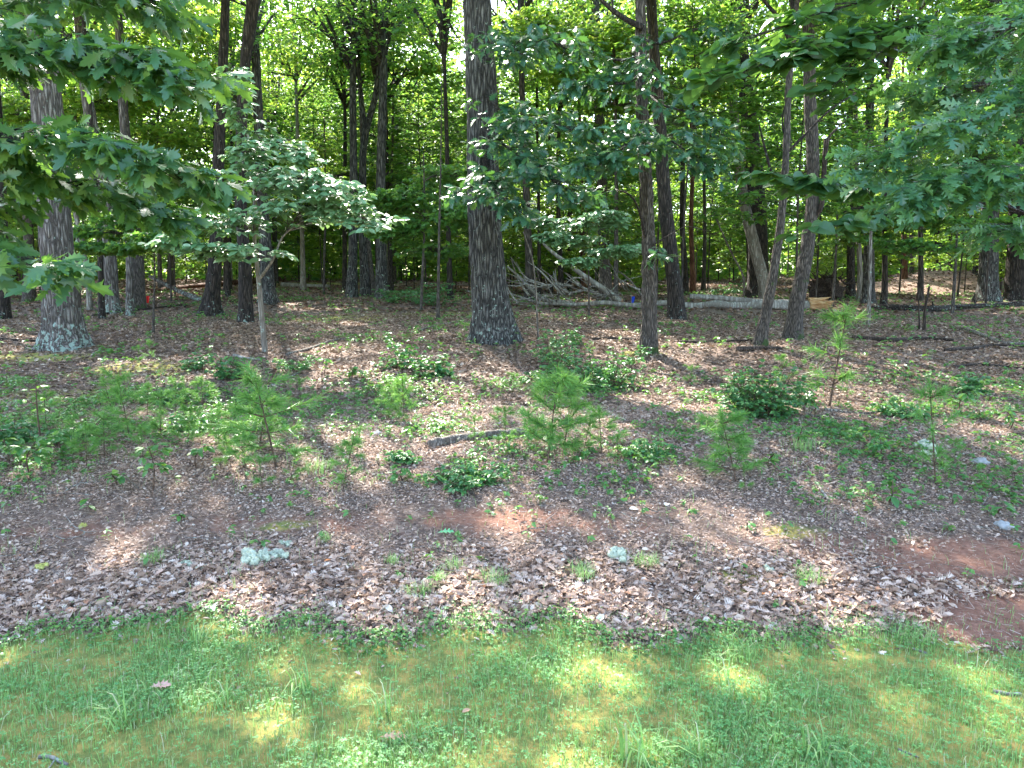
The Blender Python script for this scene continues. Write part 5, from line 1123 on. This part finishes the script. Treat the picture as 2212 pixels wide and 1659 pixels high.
# clover and tiny weeds
def clover(n):
    x, y = verge(n); n = len(x); P = np.stack([x, y, H(x, y)+rng.uniform(.010, .048, n)], 1); g = Geo()
    hz = [(0, .02, 0), (.45, .36, .45), (.85, .42, .8), (1.0, .16, .93)]; pr = [leaf_proto(hz, .25, .05, 0), leaf_proto(hz, -.1, .15, 0)]
    a0 = rng.uniform(0, 6.28, n); s0 = rng.uniform(.006, .014, n); Nn = np.array([0, 0, 1.])+rng.normal(size=(n, 3))*.28
    for k in range(3):
        a = a0+k*2.094; put(g, pr, P, np.stack([np.cos(a), np.sin(a), np.full(n, .05)], 1), Nn, s0, rng)
    return g
tag(clover(48000).obj('clover', M['clover']), 'clover leaves mixed through the grass', 'clover', kind='stuff')
n = 9000; x = rng.uniform(-4.3, 4.3, n); y = edge_y(x)-np.abs(rng.normal(size=n))*.16+.03; k = rng.random(n) < .05+.5*vnoise(x*2.4, 3.)*(x < 1.9); x, y = x[k], y[k]; n = len(x)
P = np.stack([x, y, H(x, y)+rng.uniform(.01, .06, n)], 1); g = Geo(); whorls(g, P_ELL, P, np.tile([1., 0, 0], (n, 1)), .024, 3, rng, .2, .4)
tag(g.obj('verge_weeds', M['herb']), 'soft leafy weeds along the edge between grass and litter', 'weeds', kind='stuff')
# sparse grass wisps over the bank
n = 16000; x, y = region_pts(rng, n, 4.4, 9.5); wm = vnoise(x*1.5+30, y*1.5)**3*.8
for (px, py, sx, sy, amt) in ((300, 1230, .35, .2, .5), (600, 1050, 1.0, .3, .3), (740, 1040, .4, .3, .8), (1530, 1200, .6, .3, .35), (2080, 1000, .8, .5, .3), (500, 940, 1.4, .5, .5), (1200, 960, .9, .4, .5)):
    c = gp(px, py); wm = np.maximum(wm, amt*G2(x, y, c[0], c[1], sx, sy))
k = (y > edge_y(x)) & (rng.random(n) < wm); g = Geo(); V, Fs = blades(0, x[k], y[k], .04, .13, .0015, None, '', '', lean=1.0); g.add(V, Fs)
tag(g.obj('grass', M['grass']), 'thin wispy grass scattered over the bank', 'grass', kind='stuff')
# tufts
def tuft_mesh(seed, n, h, r, wd):
    global rng
    keep = rng; rng = np.random.default_rng(seed); a = rng.uniform(0, 6.28, n); rr = r*np.sqrt(rng.random(n))
    V, Fs = blades(0, np.cos(a)*rr, np.sin(a)*rr, h*.5, h, wd, None, '', '', lean=1.3, zf=False); rng = keep
    g = Geo(); g.add(V, Fs); return g.mesh('blades', M['grass'])
TF = [tuft_mesh(401, 60, .12, .06, .0016), tuft_mesh(402, 100, .15, .10, .0016), tuft_mesh(403, 17, .26, .05, .0045)]
for k_, px, py, s_, lab in ((0, 978, 1232, 1.2, 'bright grass tuft up the litter in the middle'), (0, 945, 1258, 1.0, 'grass tuft below and left of the bright middle one'), (1, 905, 1290, .9, 'fine rounded grass tuft lowest in the middle group'), (0, 845, 1222, .9, 'small grass tuft left of the middle group'), (0, 700, 1170, .8, 'small grass tuft above the lichen cushions'),
                        (1, 1258, 1250, 1.0, 'grass tuft left of the right lichen cushion'), (1, 1745, 1262, 1.0, 'upright bright grass tuft beside the olive moss'), (1, 1395, 1225, .9, 'thin grass tuft right of the lichen cushion'), (1, 1070, 1262, 1.0, 'dry wispy grass tuft by the broken stick'), (1, 330, 1215, .9, 'pale grass tuft on the left litter'),
                        (2, 650, 1500, 1.0, 'wide bladed grass clump left of the middle of the verge'), (2, 825, 1550, .9, 'bright wide bladed grass clump near the bottom middle'), (2, 255, 1575, 1.0, 'wide bladed grass clump at the left of the verge'), (2, 480, 1535, .8, 'dark bladed clump beside the pinkish leaf'), (2, 430, 1395, .8, 'upright blades at the edge of the litter'),
                        (2, 1370, 1650, 1.4, 'large dark drooping grass clump at the bottom'), (2, 1500, 1640, .9, 'grass clump right of the large drooping one'), (2, 1760, 1640, 1.1, 'bright yellow green grass clump at the bottom right'), (1, 1975, 1395, 1.1, 'dense grass tuft at the top of the verge on the right'), (1, 1600, 1425, 1.0, 'sunlit grass tuft at the top of the verge'),
                        (1, 1735, 972, 1.3, 'bright grass tuft on the upper right slope'), (1, 690, 1020, 1.3, 'grass tuft right of the tallest bushy pine'), (2, 1560, 1480, .8, 'yellowing blades in the sunlit grass')):
    p = gp(px, py); r_ = tag(bpy.data.objects.new('grass_tuft', TF[k_]), lab, 'grass tuft', 'grass tufts'); COL.objects.link(r_); r_.location = tuple(p); r_.scale = (s_,)*3; r_.rotation_euler = (0, 0, rnd.uniform(0, 6.28))

# ------------------------------------------------------------------ labels that single out the far trees
LM = [(0, 'left edge'), (140, 'lichened oak'), (240, 'bulging trunk'), (455, 'flared dark trunk'), (565, 'silvery sapling'), (790, 'three grey trunks'), (1066, 'thickest oak'), (1401, 'slender brown trunk'), (1680, 'crooked trunk'), (1876, 'thick grey trunk'), (2000, 'black snag'), (2212, 'right edge')]
ORD = 'first second third fourth fifth sixth seventh eighth ninth tenth eleventh twelfth thirteenth fourteenth fifteenth sixteenth seventeenth eighteenth nineteenth twentieth'.split()
ORD += ['twenty-'+o for o in ORD[:9]]+['thirtieth']+['thirty-'+o for o in ORD[:9]]
def single_out(pred, words):
    grp = {}
    for o in COL.objects:
        if o.parent is None and pred(o):
            px = CX+o.location.x/o.location.y*F
            a = max([k for k in range(len(LM)) if LM[k][0] <= px], default=-1)
            grp.setdefault((a, words(o)), []).append((px, o))
    for (a, wd), L_ in grp.items():
        L_.sort(key=lambda t: t[0])
        for k, (px, o) in enumerate(L_):
            where = 'beyond the left edge' if a < 0 else 'beyond the right edge' if a == len(LM)-1 else 'between %s and %s' % (LM[a][1], LM[a+1][1])
            o['label'] = ('%s %s' % (wd, where)) if len(L_) == 1 else '%s %s, %s from left' % (wd, where, ORD[k])
def mat_of(o, part):
    for c in o.children:
        if c.name.startswith(part): return c.data.materials[0].name
    return ''
BW = {'far_bark': 'brownish', 'dark_bark': 'dark', 'brown_bark': 'brown', 'furrowed_oak_bark': 'grey', 'smooth_pale_bark': 'pale', 'pale_smooth_bark': 'pale'}
single_out(lambda o: o.name.startswith('far_tree'), lambda o: 'slim far %s trunk' % BW.get(mat_of(o, 'trunk'), 'brown'))
def und_w(o):
    h_ = max((c.dimensions.z for c in o.children), default=5)
    m_ = 'yellow green' if mat_of(o, 'crown') == 'maple_leaf' else 'green'
    return ('low ' if h_ < 4.6 else 'tall ' if h_ > 8 else 'leafy ')+m_+(' near' if o.location.y < 32 else ' far' if o.location.y > 50 else '')+' thicket tree'
bpy.context.view_layer.update()
single_out(lambda o: o.get('group') == 'young trees in the far thicket', und_w)
